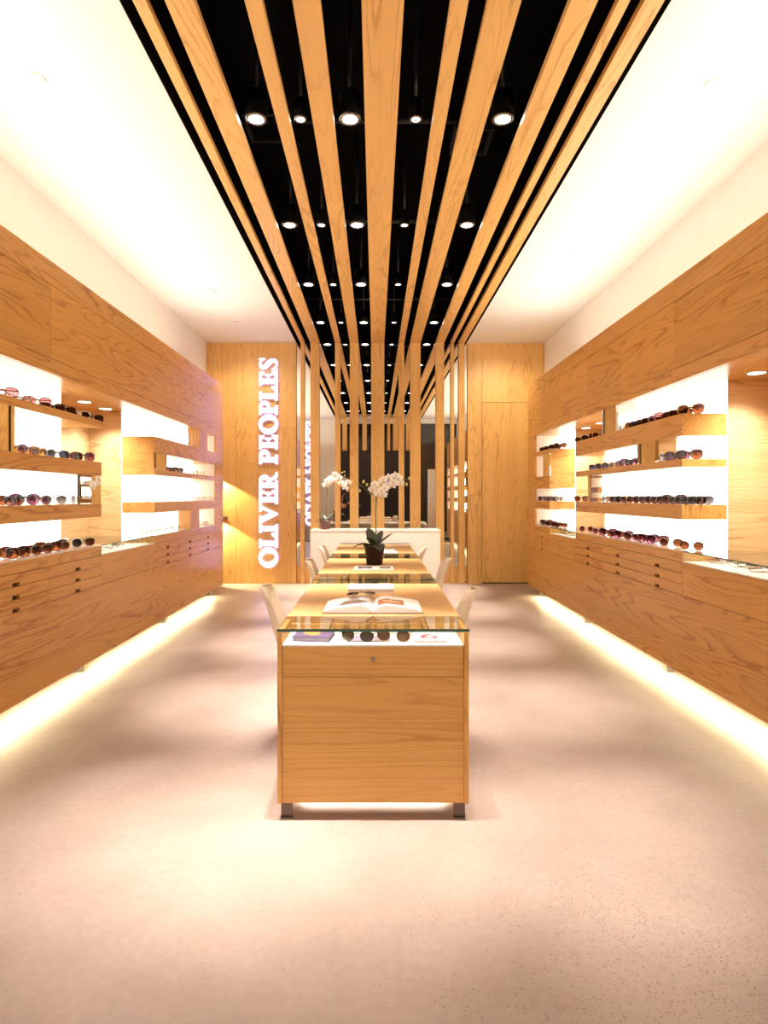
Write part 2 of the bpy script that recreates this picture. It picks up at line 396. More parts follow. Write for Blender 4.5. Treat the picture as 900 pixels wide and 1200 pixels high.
# ------------------------------------------------------------------ lamps in the dark ceiling
ZL = 3.70
def big_lamp():
    t = thing('ceiling_spotlight', '', 'spotlight', world=False)
    MB().lathe([(.058, .0), (.070, .0), (.072, .01), (.072, .16), (.02, .165)], seg=28, cap=False).build('lamp_housing', M['blackmetal'], t)
    MB().lathe([(.0485, -.002), (.067, -.002), (.069, .004), (.060, .012), (.050, .006)], seg=28, cap=False).build('trim_ring', M['steel'], t)
    MB().lathe([(.001, .001), (.049, .001), (.049, .006)], seg=28).build('lamp', M['lamp'], t)
    MB().lathe([(.014, .16), (.014, ZC + .95 - ZL)], seg=10).build('hanging_rod', M['blackmetal'], t)
    return t
def small_lamp():
    t = thing('ceiling_spotlight', '', 'spotlight', world=False)
    MB().lathe([(.032, .0), (.042, .0), (.043, .008), (.043, .12), (.03, .13)], seg=24, cap=False).build('lamp_housing', M['blackmetal'], t)
    MB().lathe([(.026, -.002), (.040, -.002), (.041, .004), (.028, .006)], seg=24, cap=False).build('trim_ring', M['steel'], t)
    MB().lathe([(.001, .001), (.027, .001), (.027, .005)], seg=24).build('lamp', M['lamp'], t)
    MB().lathe([(.010, .12), (.010, ZC + .95 - ZL)], seg=10).build('hanging_rod', M['blackmetal'], t)
    return t
BIGL, SMALL = big_lamp(), small_lamp()
ROWS = [3.81, 5.30, 6.79, 8.28, 2.32, .83]
ROWN = ['in the row nearest the viewer', 'in the second row back', 'in the third row back', 'in the last row before the mirror',
        'of the mirrored row over the front table', 'of the mirrored row by the entrance']
index_children()
used = {}
SPOTS = []
for r, y in enumerate(ROWS):
    k = 0
    for j, (x, big) in enumerate(((-.762, 1), (-.478, 0), (-.163, 1), (.257, 0), (.813, 1))):
        p = BIGL if big else SMALL
        if p.name in used: o = copy_tree(p)
        else: o = p; used[p.name] = 1
        o.location = (x, y, ZL)
        size = 'large' if big else 'small'
        o['label'] = f'{size} round black spotlight, {ORD[j+1]} from the left {ROWN[r]}'
        o['group'] = 'spotlights in the dark ceiling'
        SPOTS.append((x, y, big))
# services faintly visible in the dark well
for nm, yy, zz, rad, lab in (('conduit_pipe', 4.62, 4.20, .02, 'dark conduit crossing the ceiling well above the nearest spotlights'),
                             ('conduit_pipe', 6.3, 4.2, .025, 'dark conduit crossing the ceiling well above the second spotlight row'),
                             ('conduit_pipe', 8.05, 3.95, .015, 'dark conduit crossing the ceiling well close to the mirror')):
    tag(MB().tube([(WL_, yy, zz), (WR_, yy, zz)], rad, 10).build(nm, M['duct']), lab, 'pipe')
for x, y, lab in ((-.93, 5.1, 'dark square duct grille above the left slats'), (.85, 5.3, 'dark square duct grille above the right slats')):
    t = thing('duct_grille', lab, 'vent', (x, y, 4.43))
    MB().box(x-.17, x+.17, y-.2, y-.17, 4.43, 4.51).box(x-.17, x+.17, y+.17, y+.2, 4.43, 4.51).box(x-.17, x-.14, y-.17, y+.17, 4.43, 4.51).box(x+.14, x+.17, y-.17, y+.17, 4.43, 4.51).build('vent_frame', M['duct'], t)
    MB().box(x-.139, x+.139, y-.169, y+.169, 4.46, 4.51).build('vent_plate', M['black'], t)
# discs on the white ceiling
for x, y, r, lab in ((-1.83, 3.23, .045, 'white sprinkler cover high on the left ceiling, nearest the viewer'), (-1.82, 5.47, .04, 'small white sprinkler cover on the left ceiling, second one back'),
                     (-1.835, 6.59, .085, 'round flush speaker on the left half of the white ceiling'), (-1.80, 7.75, .035, 'small white sprinkler cover on the left ceiling, by the oak wall'),
                     (1.85, 3.27, .045, 'white sprinkler cover high on the right ceiling, nearest the viewer'), (1.84, 5.47, .04, 'small white sprinkler cover on the right ceiling, second one back'),
                     (1.84, 6.60, .085, 'round flush speaker on the right half of the white ceiling'), (1.80, 7.75, .035, 'small white sprinkler cover on the right ceiling, by the oak wall')):
    nm = 'ceiling_speaker' if r > .06 else 'sprinkler_cover'
    o = MB().lathe([(r * .75, -.010), (r * .97, -.007), (r, 0)], x, y, ZC, 28).build(nm, M['white'])
    tag(o, lab, 'speaker' if r > .06 else 'sprinkler')

# ------------------------------------------------------------------ display units
X0, XB, XG = 2.03, 2.33, 2.63
ZB, ZD, ZS, ZT, ZO, ZH = .12, .64, .86, .935, 2.066, 2.77
Y0, Y1 = .75, 7.95
def unit(s, sections, side, fascia_y, fascia_lab):
    root = thing('display_wall_unit', f'long oak display wall unit with lit niches along the {side} wall', 'display unit', (s * 2.3, 4.35, ZB))
    def bx(mb, x0, x1, y0, y1, z0, z1, mi=0): return mb.box(s * x0, s * x1, y0, y1, z0, z1, mi)
    g = .0015
    # carcass (dark joints show between the boards)
    m = MB(); bx(m, X0 + .0205, 2.655, Y0 + .02, Y1 - .02, ZB + .002, ZS - .02); bx(m, X0 + .0205, 2.655, Y0 + .02, Y1 - .02, ZO + .024, 2.70)
    m.build('carcass', M['seam'], root)
    # fascia boards above the niches
    m = MB()
    for za, zb, ys in ((ZO, 2.16, fascia_y[0]), (2.16, 2.62, fascia_y[1]), (2.62, ZH, fascia_y[2])):
        yy = [Y0] + ys + [Y1]
        for a, b in zip(yy, yy[1:]): bx(m, X0, X0 + .02, a + g * .6, b - g * .6, za + g, zb - g)
    m.build('fascia', M['oak_y'], root)
    m = MB(); bx(m, X0 + .021, XG, Y0 + .02, Y1 - .02, ZO, ZO + .022); m.build('niche_ceiling', M['oak_y'], root)
    m = MB(); bx(m, X0, X0 + .02, Y0, Y1, ZB, ZD - g); m.build('base_panel', M['oak_y'], root)
    # end frames
    m = MB(); bx(m, X0, X0 + .02, 7.602, Y1, ZD + g, ZO - g); bx(m, X0 + .0205, 2.655, 7.61, Y1, ZS, ZO - .001); bx(m, X0 + .0205, 2.655, Y1 - .019, Y1, ZB, ZS - .001); bx(m, X0 + .0205, 2.655, Y1 - .019, Y1, ZO, ZH - .02)
    m.build('end_frame', M['oak_y'], root)
    m = MB(); bx(m, X0, X0 + .02, Y0, .848, ZD + g, ZO - g); bx(m, X0 + .0205, 2.655, Y0, .84, ZS, ZO - .001); bx(m, X0 + .0205, 2.655, Y0, Y0 + .019, ZB, ZS - .001); bx(m, X0 + .0205, 2.655, Y0, Y0 + .019, ZO, ZH - .02)
    m.build('end_frame', M['oak_y'], root)
    for ya, yb in ((7.601, 7.609), (.841, .849)):
        m = MB(); bx(m, X0 + .022, XB, ya, yb, ZT + .003, ZO - .001); m.build('jamb_lining', M['lacquer'], root)
    m = MB(); bx(m, X0 + .0205, 2.655, Y0 + .03, Y1 - .03, ZS - .019, ZS - .001); m.build('deck', M['oak_y'], root)
    for ya, yb, kind, cfg in sections:
        if kind == 'shelf':
            m = MB(); bx(m, XB, XB + .003, ya + .001, yb - .001, ZT + .003, ZO - .001)
            p = m.build('light_panel', M['panel'], root); p['label'] = 'glowing white back panel'
            m = MB(); bx(m, XB + .0032, 2.655, ya + .0005, yb - .0005, ZS, ZO - .0005); m.build('niche_back', M['niche_lit_x'], root)
            for za, zb in cfg['shelves']:
                m = MB(); bx(m, X0, XB - .0005, ya, yb, za, zb); m.build('shelf', M['oak_y'], root, bevel=.0012)
            # counter strip and white glass top
            m = MB(); bx(m, X0, X0 + .02, ya + g, yb - g, ZS + g, ZT - .006); bx(m, X0 + .0205, XB + .01, ya + g, yb - g, ZS, ZT - .007); m.build('counter', M['oak_y'], root)
            m = MB(); bx(m, X0, XB - .001, ya, yb, ZT - .005, ZT); m.build('counter_top', M['whiteglass'], root)
            for y2, y3, za, zb, closed in cfg.get('blocks', ()):
                if closed == 1:
                    m = MB(); bx(m, X0 + .012, XB - .001, y2, y3, za + .0005, zb - .0005); m.build('shelf_infill', M['oak_x'], root)
                    m = MB(); bx(m, X0 + .004, X0 + .011, y2, y3, za + .0005, zb - .0005)
                elif closed == 2:
                    m = MB(); bx(m, X0 + .004, X0 + .136, y2, y3, za + .0005, zb - .0005); m.build('shelf_infill', M['oak_z'], root); continue
                else:
                    m = MB(); bx(m, X0 + .004, X0 + .136, y2, y3, za + .0005, zb - .0005)
                o = m.build('mirror_block', M['mirror'], root); o['label'] = 'small mirror box set between shelves'
            # drawers
            cuts = cfg['drawers']
            zr = [ZD, .713, .786, ZS]
            for a, b in zip(cuts, cuts[1:]):
                for z0, z1 in zip(zr, zr[1:]):
                    cy_ = (a + b) / 2; hw, hh = .035, .022
                    a2, b2, z2, z3 = a + g, b - g, z0 + g, z1 - g
                    pts = [(a2, z2), (cy_ - hw, z2), (cy_ - hw, z2 + hh), (cy_ + hw, z2 + hh), (cy_ + hw, z2), (b2, z2), (b2, z3), (a2, z3)]
                    m = MB(); m.prism(pts, lambda p, q, t: (s * t, p, q), X0, X0 + .018)
                    d = m.build('drawer', M['oak_y'], root)
                    m = MB(); bx(m, X0 + .0185, X0 + .0203, cy_ - hw, cy_ + hw, z2, z2 + hh); m.build('finger_pull', M['notch'], d)
        else:
            m = MB(); bx(m, XG, XG + .02, ya + .002, (ya + yb) / 2 - .002, ZS + .002, ZO - .001); bx(m, XG, XG + .02, (ya + yb) / 2 + .002, yb - .002, ZS + .002, ZO - .001)
            m.build('niche_back', M['niche_lit_y'], root)
            m = MB(); bx(m, X0, X0 + .02, ya + g, yb - g, ZD + g, ZS - g); m.build('front_panel', M['oak_y'], root)
            cs = MB(); bx(cs, X0 + .001, XG - .002, ya + .002, yb - .002, ZS, ZS + .006); tr = cs.build('display_tray', M['lacquer'], root)
            m = MB(); bx(m, X0 + .001, X0 + .007, ya + .002, yb - .002, ZS + .007, ZT - .007); m.build('glass_front', M['glass'], root)
            m = MB(); bx(m, X0, XG - .002, ya + .001, yb - .001, ZT - .006, ZT); m.build('glass_top', M['glass'], root)
            m = MB(); bx(m, X0 - .001, X0 + .001, ya + .001, yb - .001, ZT - .0065, ZT + .0005); m.build('glass_edge', M['glassedge'], root)
            n = 2
            for k in range(n):
                yl = ya + (yb - ya) * ((k + .5) / n if yb - ya < .95 else (.42 + .36 * k))
                xl = s * 2.375
                f = MB().lathe([(.05, -.003), (.062, -.003), (.062, .0)], xl, yl, ZO, 24, cap=False).build('niche_downlight', M['steel'], root)
                MB().lathe([(.001, -.002), (.05, -.002), (.05, -.0005)], xl, yl, ZO, 24).build('lamp', M['nichelamp'], f)
                NICHE.append((xl, yl))
    for yl in (1.0, 2.7, 4.4, 6.1, 7.80):
        m = MB(); bx(m, 2.145, 2.195, yl, yl + .06, 0.0, ZB + .001); m.build('foot', M['steel'], root)
    # wall-hung ledge strip that carries the under-lighting
    m = MB(); bx(m, 2.08, 2.14, Y0 + .2, Y1 - .2, ZB - .012, ZB + .001); m.build('light_channel', M['steel'], root)
    return root
NICHE = []
shA = [(1.70, 1.846), (1.493, 1.544), (1.142, 1.241)]
shB = [(1.803, 1.853), (1.447, 1.547), (1.145, 1.243)]
shC = [(1.80, 1.85), (1.39, 1.535), (1.14, 1.237)]
left_sections = [
    (5.487, 7.60, 'shelf', dict(shelves=shA, blocks=[(6.90, 7.24, 1.846, ZO, 2), (5.488, 5.82, 1.544, 1.70, 1), (6.56, 6.90, ZT, 1.142, 2)], drawers=[5.487, 6.19, 6.895, 7.60])),
    (4.427, 5.487, 'gap', None),
    (2.317, 4.427, 'shelf', dict(shelves=shB, blocks=[(3.02, 3.367, 1.547, 1.803, 0), (4.075, 4.426, 1.243, 1.447, 0)], drawers=[2.317, 3.02, 3.727, 4.427])),
    (1.41, 2.317, 'gap', None),
    (.85, 1.41, 'shelf', dict(shelves=shC, drawers=[.85, 1.41]))]
right_sections = [
    (6.966, 7.60, 'shelf', dict(shelves=shC, blocks=[(6.967, 7.25, 1.535, 1.80, 1)], drawers=[6.966, 7.60])),
    (6.062, 6.966, 'gap', None),
    (3.956, 6.062, 'shelf', dict(shelves=shA, blocks=[(5.0, 5.36, 1.846, ZO, 0), (4.29, 4.64, 1.544, 1.70, 0), (5.36, 5.72, 1.241, 1.493, 0)], drawers=[3.956, 4.658, 5.36, 6.062])),
    (2.896, 3.956, 'gap', None),
    (.85, 2.896, 'shelf', dict(shelves=shB, drawers=[.85, 1.53, 2.21, 2.896]))]
unit(-1, left_sections, 'left', ([2.4, 4.45, 6.3], [2.6, 3.73, 6.2], [3.0, 5.2]), '')
unit(1, right_sections, 'right', ([2.9, 4.1, 5.9], [3.0, 4.06, 4.95, 5.7, 6.6], [2.7, 4.06, 6.6]), '')

# ------------------------------------------------------------------ sign
def half(cx, cy, rx, ry, n=16, a0=-PI/2, a1=PI/2):
    return [(cx + rx*math.cos(a0 + (a1-a0)*i/n), cy + ry*math.sin(a0 + (a1-a0)*i/n)) for i in range(n + 1)]
def letter_shapes(ch, w):
    """list of ('poly', pts) and ('ring', outer, inner, closed): slab serif, cap height 1, u across, v up"""
    R = lambda a, b, c_, d: ('poly', [(a, c_), (b, c_), (b, d), (a, d)])
    st0, st1, sf = .095, .375, .15
    out = []
    if ch == 'O':
        n = 40; o = []; i_ = []; tl = .18
        for k in range(n):
            a = 2*PI*k/n
            o.append((w/2 + w/2*math.cos(a), .5 + .52*math.sin(a)))
            x, y = .225*math.cos(a), .335*math.sin(a)
            i_.append((w/2 + x*math.cos(tl) - y*math.sin(tl), .5 + x*math.sin(tl) + y*math.cos(tl)))
        out.append(('ring', o, i_, True))
    elif ch == 'I':
        out += [R(0, w, 0, sf), R(0, w, 1 - sf, 1), R(w/2 - .135, w/2 + .135, sf, 1 - sf)]
    elif ch == 'L':
        out += [R(0, w, 0, .17), R(0, .47, 1 - sf, 1), R(st0, st1, .17, 1 - sf), ('poly', [(w, .17), (w, .34), (w - .14, .34), (w - .26, .17)])]
    elif ch == 'E':
        out += [R(0, w, 0, .16), R(0, w - .02, 1 - sf, 1), R(st0, st1, .16, 1 - sf), ('poly', [(w, .16), (w, .33), (w - .12, .33), (w - .27, .16)]),
                ('poly', [(w - .02, 1 - sf), (w - .02, .70), (w - .12, .70), (w - .26, 1 - sf)]), R(st1, .52, .44, .57), ('poly', [(.50, .44), (.52, .33), (.63, .33), (.63, .70), (.52, .70), (.50, .57)])]
    elif ch in 'PR':
        bw = w if ch == 'P' else w - .13
        out += [R(0, .50, 0, sf), R(0, st0, 1 - sf, 1), R(st0, st1, sf, 1)]
        cy_ = .71; o = [(st1, .42)] + half(bw - .30, cy_, .30, .29) + [(st1, 1.0)]
        i_ = [(st1, .585)] + half(st1 + .03, cy_, .115, .125) + [(st1, .835)]
        out.append(('ring', o, i_, False))
        if ch == 'R':
            out.append(('poly', [(st1, .46), (.56, .47), (w - .16, .16), (w, .14), (w, .03), (w - .12, 0), (w - .30, .03), (.44, .34), (st1, .40)]))
    elif ch == 'V':
        out += [R(0, .46, 1 - sf, 1), R(w - .40, w, 1 - sf, 1), ('poly', [(.07, 1 - sf), (.40, 1 - sf), (.62, .38), (.535, 0), (.50, 0)]),
                ('poly', [(.535, 0), (.60, .40), (w - .28, 1 - sf), (w - .10, 1 - sf), (.57, 0)])]
    elif ch == 'S':
        P = [(.575, .74, .07), (.53, .87, .10), (.40, .945, .12), (.26, .925, .17), (.15, .82, .22), (.17, .69, .26), (.29, .575, .27), (.42, .455, .27), (.52, .34, .25), (.535, .19, .21), (.44, .075, .17), (.30, .05, .12), (.16, .12, .10), (.09, .26, .07)]
        o, i_ = [], []
        for k, (x, y, t) in enumerate(P):
            a, b = P[max(k-1, 0)], P[min(k+1, len(P)-1)]
            dx, dy = b[0]-a[0], b[1]-a[1]; l = math.hypot(dx, dy)
            o.append((x - dy/l*t/2, y + dx/l*t/2)); i_.append((x + dy/l*t/2, y - dx/l*t/2))
        out += [('ring', o, i_, False), R(.55, .655, .66, 1.0), R(0, .10, 0, .33)]
    return out
SIGN = [('O', 0, 1.09), ('L', 1.05, .79), ('I', 1.845, .44), ('V', 2.295, 1.06), ('E', 3.355, .74), ('R', 4.11, .92),
        ('P', 5.45, .77), ('E', 6.22, .77), ('O', 7.01, 1.08), ('P', 8.04, .75), ('L', 8.79, .77), ('E', 9.565, .76), ('S', 10.37, .67)]
def sign(loc, face, label):
    """letters stand off the wall at depth y; face=-1 looks towards -Y, +1 towards +Y; reading direction is up"""
    x0, y0, z0 = loc; sc = .280
    t = thing('wall_sign', label, 'sign', (x0, y0, z0))
    for ch, u0, w in SIGN:
        def fn(a, b, tt): return (x0 - (b - .5) * sc * (1 if face < 0 else -1), y0 + tt, z0 + (u0 + a) * sc)
        m = MB(); t0, t1 = (-.045, -.02) if face < 0 else (.045, .02)
        for sh in letter_shapes(ch, w):
            if sh[0] == 'poly': m.prism(sh[1], fn, t0, t1)
            else: m.ring(sh[1], sh[2], fn, t0, t1, closed=sh[3])
        bmesh.ops.recalc_face_normals(m.bm, faces=m.bm.faces[:])
        for f in m.bm.faces:
            f.material_index = 0 if f.normal.y * face > .5 else (2 if f.normal.y * face < -.5 else 1)
        m.build('letter', [M['sign'], M['signside'], M['signback']], t)
    # standoff rail behind the letters
    return t
sign((xw(315.2), D - .002, zy(665.1)), -1, 'glowing white upright lettering OLIVER PEOPLES on the left oak wall')
sign((-1.93, YF + .002, .42), 1, 'second glowing OLIVER PEOPLES lettering, seen reversed in the mirror')
for z, xe, lab in ((1.66, -2.30, 'small brass wall light hidden behind the far end of the left unit, upper one'), (1.05, -2.19, 'small brass wall light just past the end of the left unit, lower one')):
    t = thing('wall_light', lab, 'wall light', (-2.42, D - .001, z))
    MB().box(-2.46, -2.34, D - .07, D - .001, z - .02, z + .02).build('lamp_body', M['steel'], t, bevel=.004)
    MB().box(-2.339, xe, D - .03, D - .001, z - .085, z - .055).box(-2.37, -2.339, D - .03, D - .001, z - .085, z - .021).build('bracket', M['steel'], t, bevel=.002)

# ------------------------------------------------------------------ tables
TW = .383; TZ = .768; TL = 1.4405; NC, FC = .254, .213
TCX = -.0095
def table():
    t = thing('display_table', '', 'table', world=False)
    h = .019
    def pedestal(ya, yb, front):
        for sx in (-1, 1):
            a, b = sorted((sx * TW, sx * (TW - h)))
            MB().box(a, b, ya, yb, .069, TZ - .013).build('side_panel', M['table_z'], t, bevel=.001)
        yo, yi = (ya, yb) if front else (yb, ya); d = 1 if front else -1
        y2, y3 = sorted((yo + d * .004, yo + d * .022))
        MB().box(-TW + h + .001, TW - h - .001, y2, y3, .071, .5735).build('end_panel', M['table_x'], t)
        dr = MB().box(-TW + h + .002, TW - h - .002, y2, y3, .576, .696).build('drawer', M['table_x'], t)
        yk = yo + d * .004
        lk = MB(); 
        for rad, l0, l1 in ((.009, 0, .004), (.006, .004, .010)):
            lk.prism([(rad * math.cos(2*PI*k/16), rad * math.sin(2*PI*k/16)) for k in range(16)], lambda a, b, q: (a, yk - d * q, .648 + b), l0, l1)
        lk.build('lock', M['chrome'], dr)
        y2, y3 = sorted((yi - d * .018, yi))
        MB().box(-TW + h + .001, TW - h - .001, y2, y3, .071, TZ - .032).build('inner_panel', M['table_x'], t)
        y2, y3 = sorted((yo + d * .004, yi - d * .019))
        MB().box(-TW + h + .001, TW - h - .001, y2, y3, .697, .703).build('display_tray', M['lacquer'], t)
        y2, y3 = sorted((yo + d * .005, yo + d * .010))
        MB().box(-TW + h + .001, TW - h - .001, y2, y3, .7035, TZ - .013).build('glass_front', M['glass'], t)
        y2, y3 = sorted((yo - d * .001, yi))
        MB().box(-TW - .002, TW + .002, y2, y3, TZ - .012, TZ).build('glass_top', M['glass'], t)
        y2, y3 = sorted((yo - d * .0025, yo - d * .0012))
        MB().box(-TW - .002, TW + .002, y2, y3, TZ - .012, TZ).build('glass_edge', M['glassedge'], t)
        for sx in (-1, 1):
            a, b = sorted((sx * (TW - .012), sx * (TW - .058)))
            y2, y3 = sorted((yo + d * .024, yo + d * .036))
            MB().box(a, b, y2, y3, 0, .070).build('foot', M['footmetal'], t)
    pedestal(0, NC, True); pedestal(TL - FC, TL, False)
    MB().box(-TW, TW, NC + .001, TL - FC - .001, TZ - .030, TZ).build('table_top', M['table_y'], t, bevel=.0015)
    return t
T1 = table(); index_children()
TY = [2.387, 2.387 + TL + .003, 2.387 + 2 * (TL + .003)]
TLAB = ['oak display table with glass case ends, nearest of the row', 'oak display table with glass case ends, middle of the row, under the big orchid', 'oak display table with glass case ends, farthest of the row']
for i in range(3):
    o = T1 if i == 0 else copy_tree(T1)
    o.location = (TCX, TY[i], 0); o['label'] = TLAB[i]; o['group'] = 'display tables in a row'

# reception counter
t = thing('reception_counter', 'plain white reception counter in front of the slatted mirror', 'counter', (0, 7.95, 0))
MB().box(-.83, .825, 7.60, 7.66, 0, .842).build('front_panel', M['lacquer'], t)
for a, b in ((-.83, -.79), (.785, .825)): MB().box(a, b, 7.661, 8.28, 0, .842).build('side_panel', M['lacquer'], t)
MB().box(-.835, .83, 7.595, 8.00, .843, .866).build('counter_top', M['whiteglass'], t, bevel=.003)
MB().box(-.788, .783, 7.90, 8.28, .70, .73).build('work_top', M['lacquer'], t)
MB().box(-.788, .783, 7.662, 7.70, .10, .69).box(-.788, .783, 7.70, 8.2, .38, .40).build('inner_shelf', M['lacquer'], t)

# ------------------------------------------------------------------ chairs
def chair():
    """moulded shell side chair, faces +X, origin on the floor under the seat"""
    t = thing('shell_chair', '', 'chair', world=False)
    prof = [(.175, .415, .20), (.14, .438, .225), (.10, .437, .235), (.0, .425, .235), (-.09, .423, .23), (-.15, .44, .225), (-.19, .485, .215), (-.215, .55, .205), (-.235, .63, .205), (-.258, .71, .20), (-.283, .775, .175), (-.298, .805, .13), (-.303, .815, .075)]
    n = len(prof) - 1
    def fn(u, v):
        f = u * n; k = min(int(f), n - 1); q = f - k
        x, z, w = [prof[k][j] * (1 - q) + prof[k+1][j] * q for j in range(3)]
        e = (v - .5) * 2; y = w * e
        lift = .055 * abs(e) ** 2.4
        seat = max(0, min(1, (.50 - z) / .05)) ; back = 1 - seat
        return (x + back * lift * .9, y, z + seat * lift * .55)
    MB().grid(36, 14, fn).build('seat_shell', M['shell'], t, solid=.007, sub=1)
    for sx, sy in ((1, 1), (1, -1), (-1, 1), (-1, -1)):
        MB().tube([(sx * .10, sy * .10, .428), (sx * .12, sy * .12, .36), (sx * .185, sy * .185, .004)], [.010, .011, .009], 10).build('leg', M['chrome'], t)
    MB().tube([(.12, .12, .36), (-.12, -.12, .36)], .006).tube([(.12, -.12, .36), (-.12, .12, .36)], .006).build('brace', M['chrome'], t)
    return t
CH1 = chair(); index_children()
for i, (px, Y, rot, side, lab) in enumerate(((305, 3.25, 0.10, -1, 'cream shell chair left of the front table, nearest the viewer'), (560, 3.20, PI - .30, 1, 'cream shell chair right of the front table, nearest the viewer'),
        (357.5, 4.55, .05, -1, 'cream shell chair left of the middle table'), (529, 4.70, PI - .06, 1, 'cream shell chair right of the middle table'),
        (373, 5.78, 0, -1, 'cream shell chair left of the farthest table, before the white counter'), (501, 5.80, PI - .12, 1, 'cream shell chair right of the farthest table, before the white counter'))):
    o = CH1 if i == 0 else copy_tree(CH1)
    xt = (px - CX) * Y / F                     # where the top of the back stands
    o.location = (xt - side * .303, Y, 0); o.rotation_euler = (0, 0, rot); o['label'] = lab; o['group'] = 'shell chairs at the tables'

# ------------------------------------------------------------------ orchids
def blossom(parent, c, d, size, roll):
    d = Vector(d).normalized(); up = Vector((0, 0, 1)); a = d.cross(up).normalized(); b = a.cross(d)
    rot = Matrix((a, b, d)).transposed()
    m = MB()
    for k, (ang, ln, wd) in enumerate(((90, 1, .55), (210, .95, .5), (330, .95, .5), (20, 1.05, .95), (160, 1.05, .95))):
        an = math.radians(ang) + roll
        def fn(u, v):
            r = u * ln * size; w = wd * size * math.sin(min(1, u * 1.02) * PI) ** .6 * (v - .5)
            x, y = r * math.cos(an) - w * math.sin(an), r * math.sin(an) + w * math.cos(an)
            z = .16 * size * (1 - (2*v-1)**2) * u - .22 * size * u * u + (.012 * size if k > 2 else 0)
            return Vector(c) + rot @ Vector((x, y, z))
        m.grid(6, 6, fn)
    o = m.build('blossom', M['petal'], parent, solid=.0008)
    l = MB(); cc = Vector(c) + d * size * .18; l.sphere(cc, size * .17, 1, 1, 1.2, 8); l.build('lip', M['lip'], o)
def orchid(name, label, loc, pot_mat, pot, leaves, stem, flowers, buds, fs):
    t = thing(name, label, 'plant', loc)
    x, y, z = loc; rt, rb, hp = pot
    MB().lathe([(rb*.9, 0), (rb, .003), (rt*.96, hp-.012), (rt, hp-.012), (rt, hp), (rt-.008, hp), (rt-.012, hp-.02)], x, y, z, 32).build('pot', pot_mat, t)
    MB().lathe([(.001, hp-.012), (rt-.0125, hp-.012), (rt-.013, hp-.018)], x, y, z, 24).build('soil', M['soil'], t)
    for ang, ln, wd, rise, droop in leaves:
        ca, sa = math.cos(ang), math.sin(ang)
        def fn(u, v):
            r = .012 + ln * u * (1 - .12 * u); w = wd * (math.sin(PI * min(.98, u ** .75)) ** .75) * (v - .5) * 2
            if u < .02: w = .006 * (v - .5) * 2
            zz = hp - .012 + rise * u - droop * u * u + .35 * abs(w) * (1 - u * .5)
            return (x + r * ca - w * sa, y + r * sa + w * ca, z + zz)
        MB().grid(14, 8, fn).build('leaf', M['leaf'], t, solid=.003)
    for pth in stem:
        MB().tube(pth, [.0045 if i < len(pth) * .6 else .003 for i in range(len(pth))], 8).build('stem', M['stem'], t)
    for i, (c_, dd) in enumerate(flowers): blossom(t, c_, dd, fs, random.uniform(-.25, .25))
    for c_ in buds: MB().sphere(c_, .011, 1, 1, 1.25, 10).build('bud', M['bud'], t)
def P(px, py, Y): return ((px - CX) * Y / F, Y, H + (CY - py) * Y / F)
Yp = 4.63
def q(px, py, dy=0): return P(px, py, Yp + dy)
px0, _, _ = q(438.8, 660)
fl = [(439.5, 568, -.02), (447, 575, -.03), (443, 579, -.01), (451, 572.5, -.02), (449, 580, .0), (436, 573.5, .01), (449, 562.5, .0), (455.5, 560, -.02), (454, 569, .0), (461, 565.5, -.02), (463.5, 558, .0), (469, 566.5, .0), (467, 561, -.02), (459, 569.5, .01)]
orchid('potted_orchid', 'white orchid in a dark brown pot on the middle table', (px0, Yp, TZ), M['terracotta'], (.083, .061, .150),
       [(PI + .15, .175, .040, .075, .085), (-1.15, .11, .048, .07, .10), (.35, .155, .026, .12, .02), (2.1, .10, .042, .20, .06), (-2.2, .09, .036, .13, .05), (.9, .10, .036, .16, .04)],
       [[q(440.2, 645), q(440.6, 620), q(440.2, 600), q(441, 588), q(442.5, 578, .01), q(450, 569, .01), q(460, 563), q(470, 562), q(479, 562)],
        [q(440.6, 592), q(440, 582), q(434, 577.5), q(427, 571.5), q(420, 567)]],
       [(q(a, b, c_ - .01), (random.uniform(-.5, .5), -1, random.uniform(-.1, .4))) for a, b, c_ in fl],
       [q(419.5, 567), q(426, 564.5), q(430, 568), q(421.5, 575), q(479.5, 560.5), q(476.5, 567.5)], .038)
Yp = 7.78
px1, _, _ = q(381.5, 616)
fl = [(382, 568.5, 0), (383.5, 563.5, -.02), (388, 560.5, .0), (393, 556, .0), (392, 563, -.02), (397.5, 560, 0), (399, 566, 0), (403, 568.5, -.02), (408, 565.5, 0), (405, 572, .0), (386, 565, .02)]
orchid('potted_orchid', 'white orchid in a purple-brown pot on the left of the white counter', (px1, Yp, .866), M['violetpot'], (.078, .060, .125),
       [(PI + .2, .14, .038, .06, .09), (.1, .15, .038, .07, .08), (-1.4, .10, .04, .06, .09), (2.0, .12, .035, .12, .05), (.9, .16, .03, .14, .05)],
       [[q(382, 606), q(382.6, 595), q(383.2, 580), q(383.5, 571), q(386, 563), q(392, 558), q(400, 559), q(406, 566)]],
       [(q(a, b, c_ - .02), (random.uniform(-.5, .5), -1, random.uniform(-.2, .3))) for a, b, c_ in fl],
       [q(401, 554), q(403.5, 553), q(404, 557)], .050)

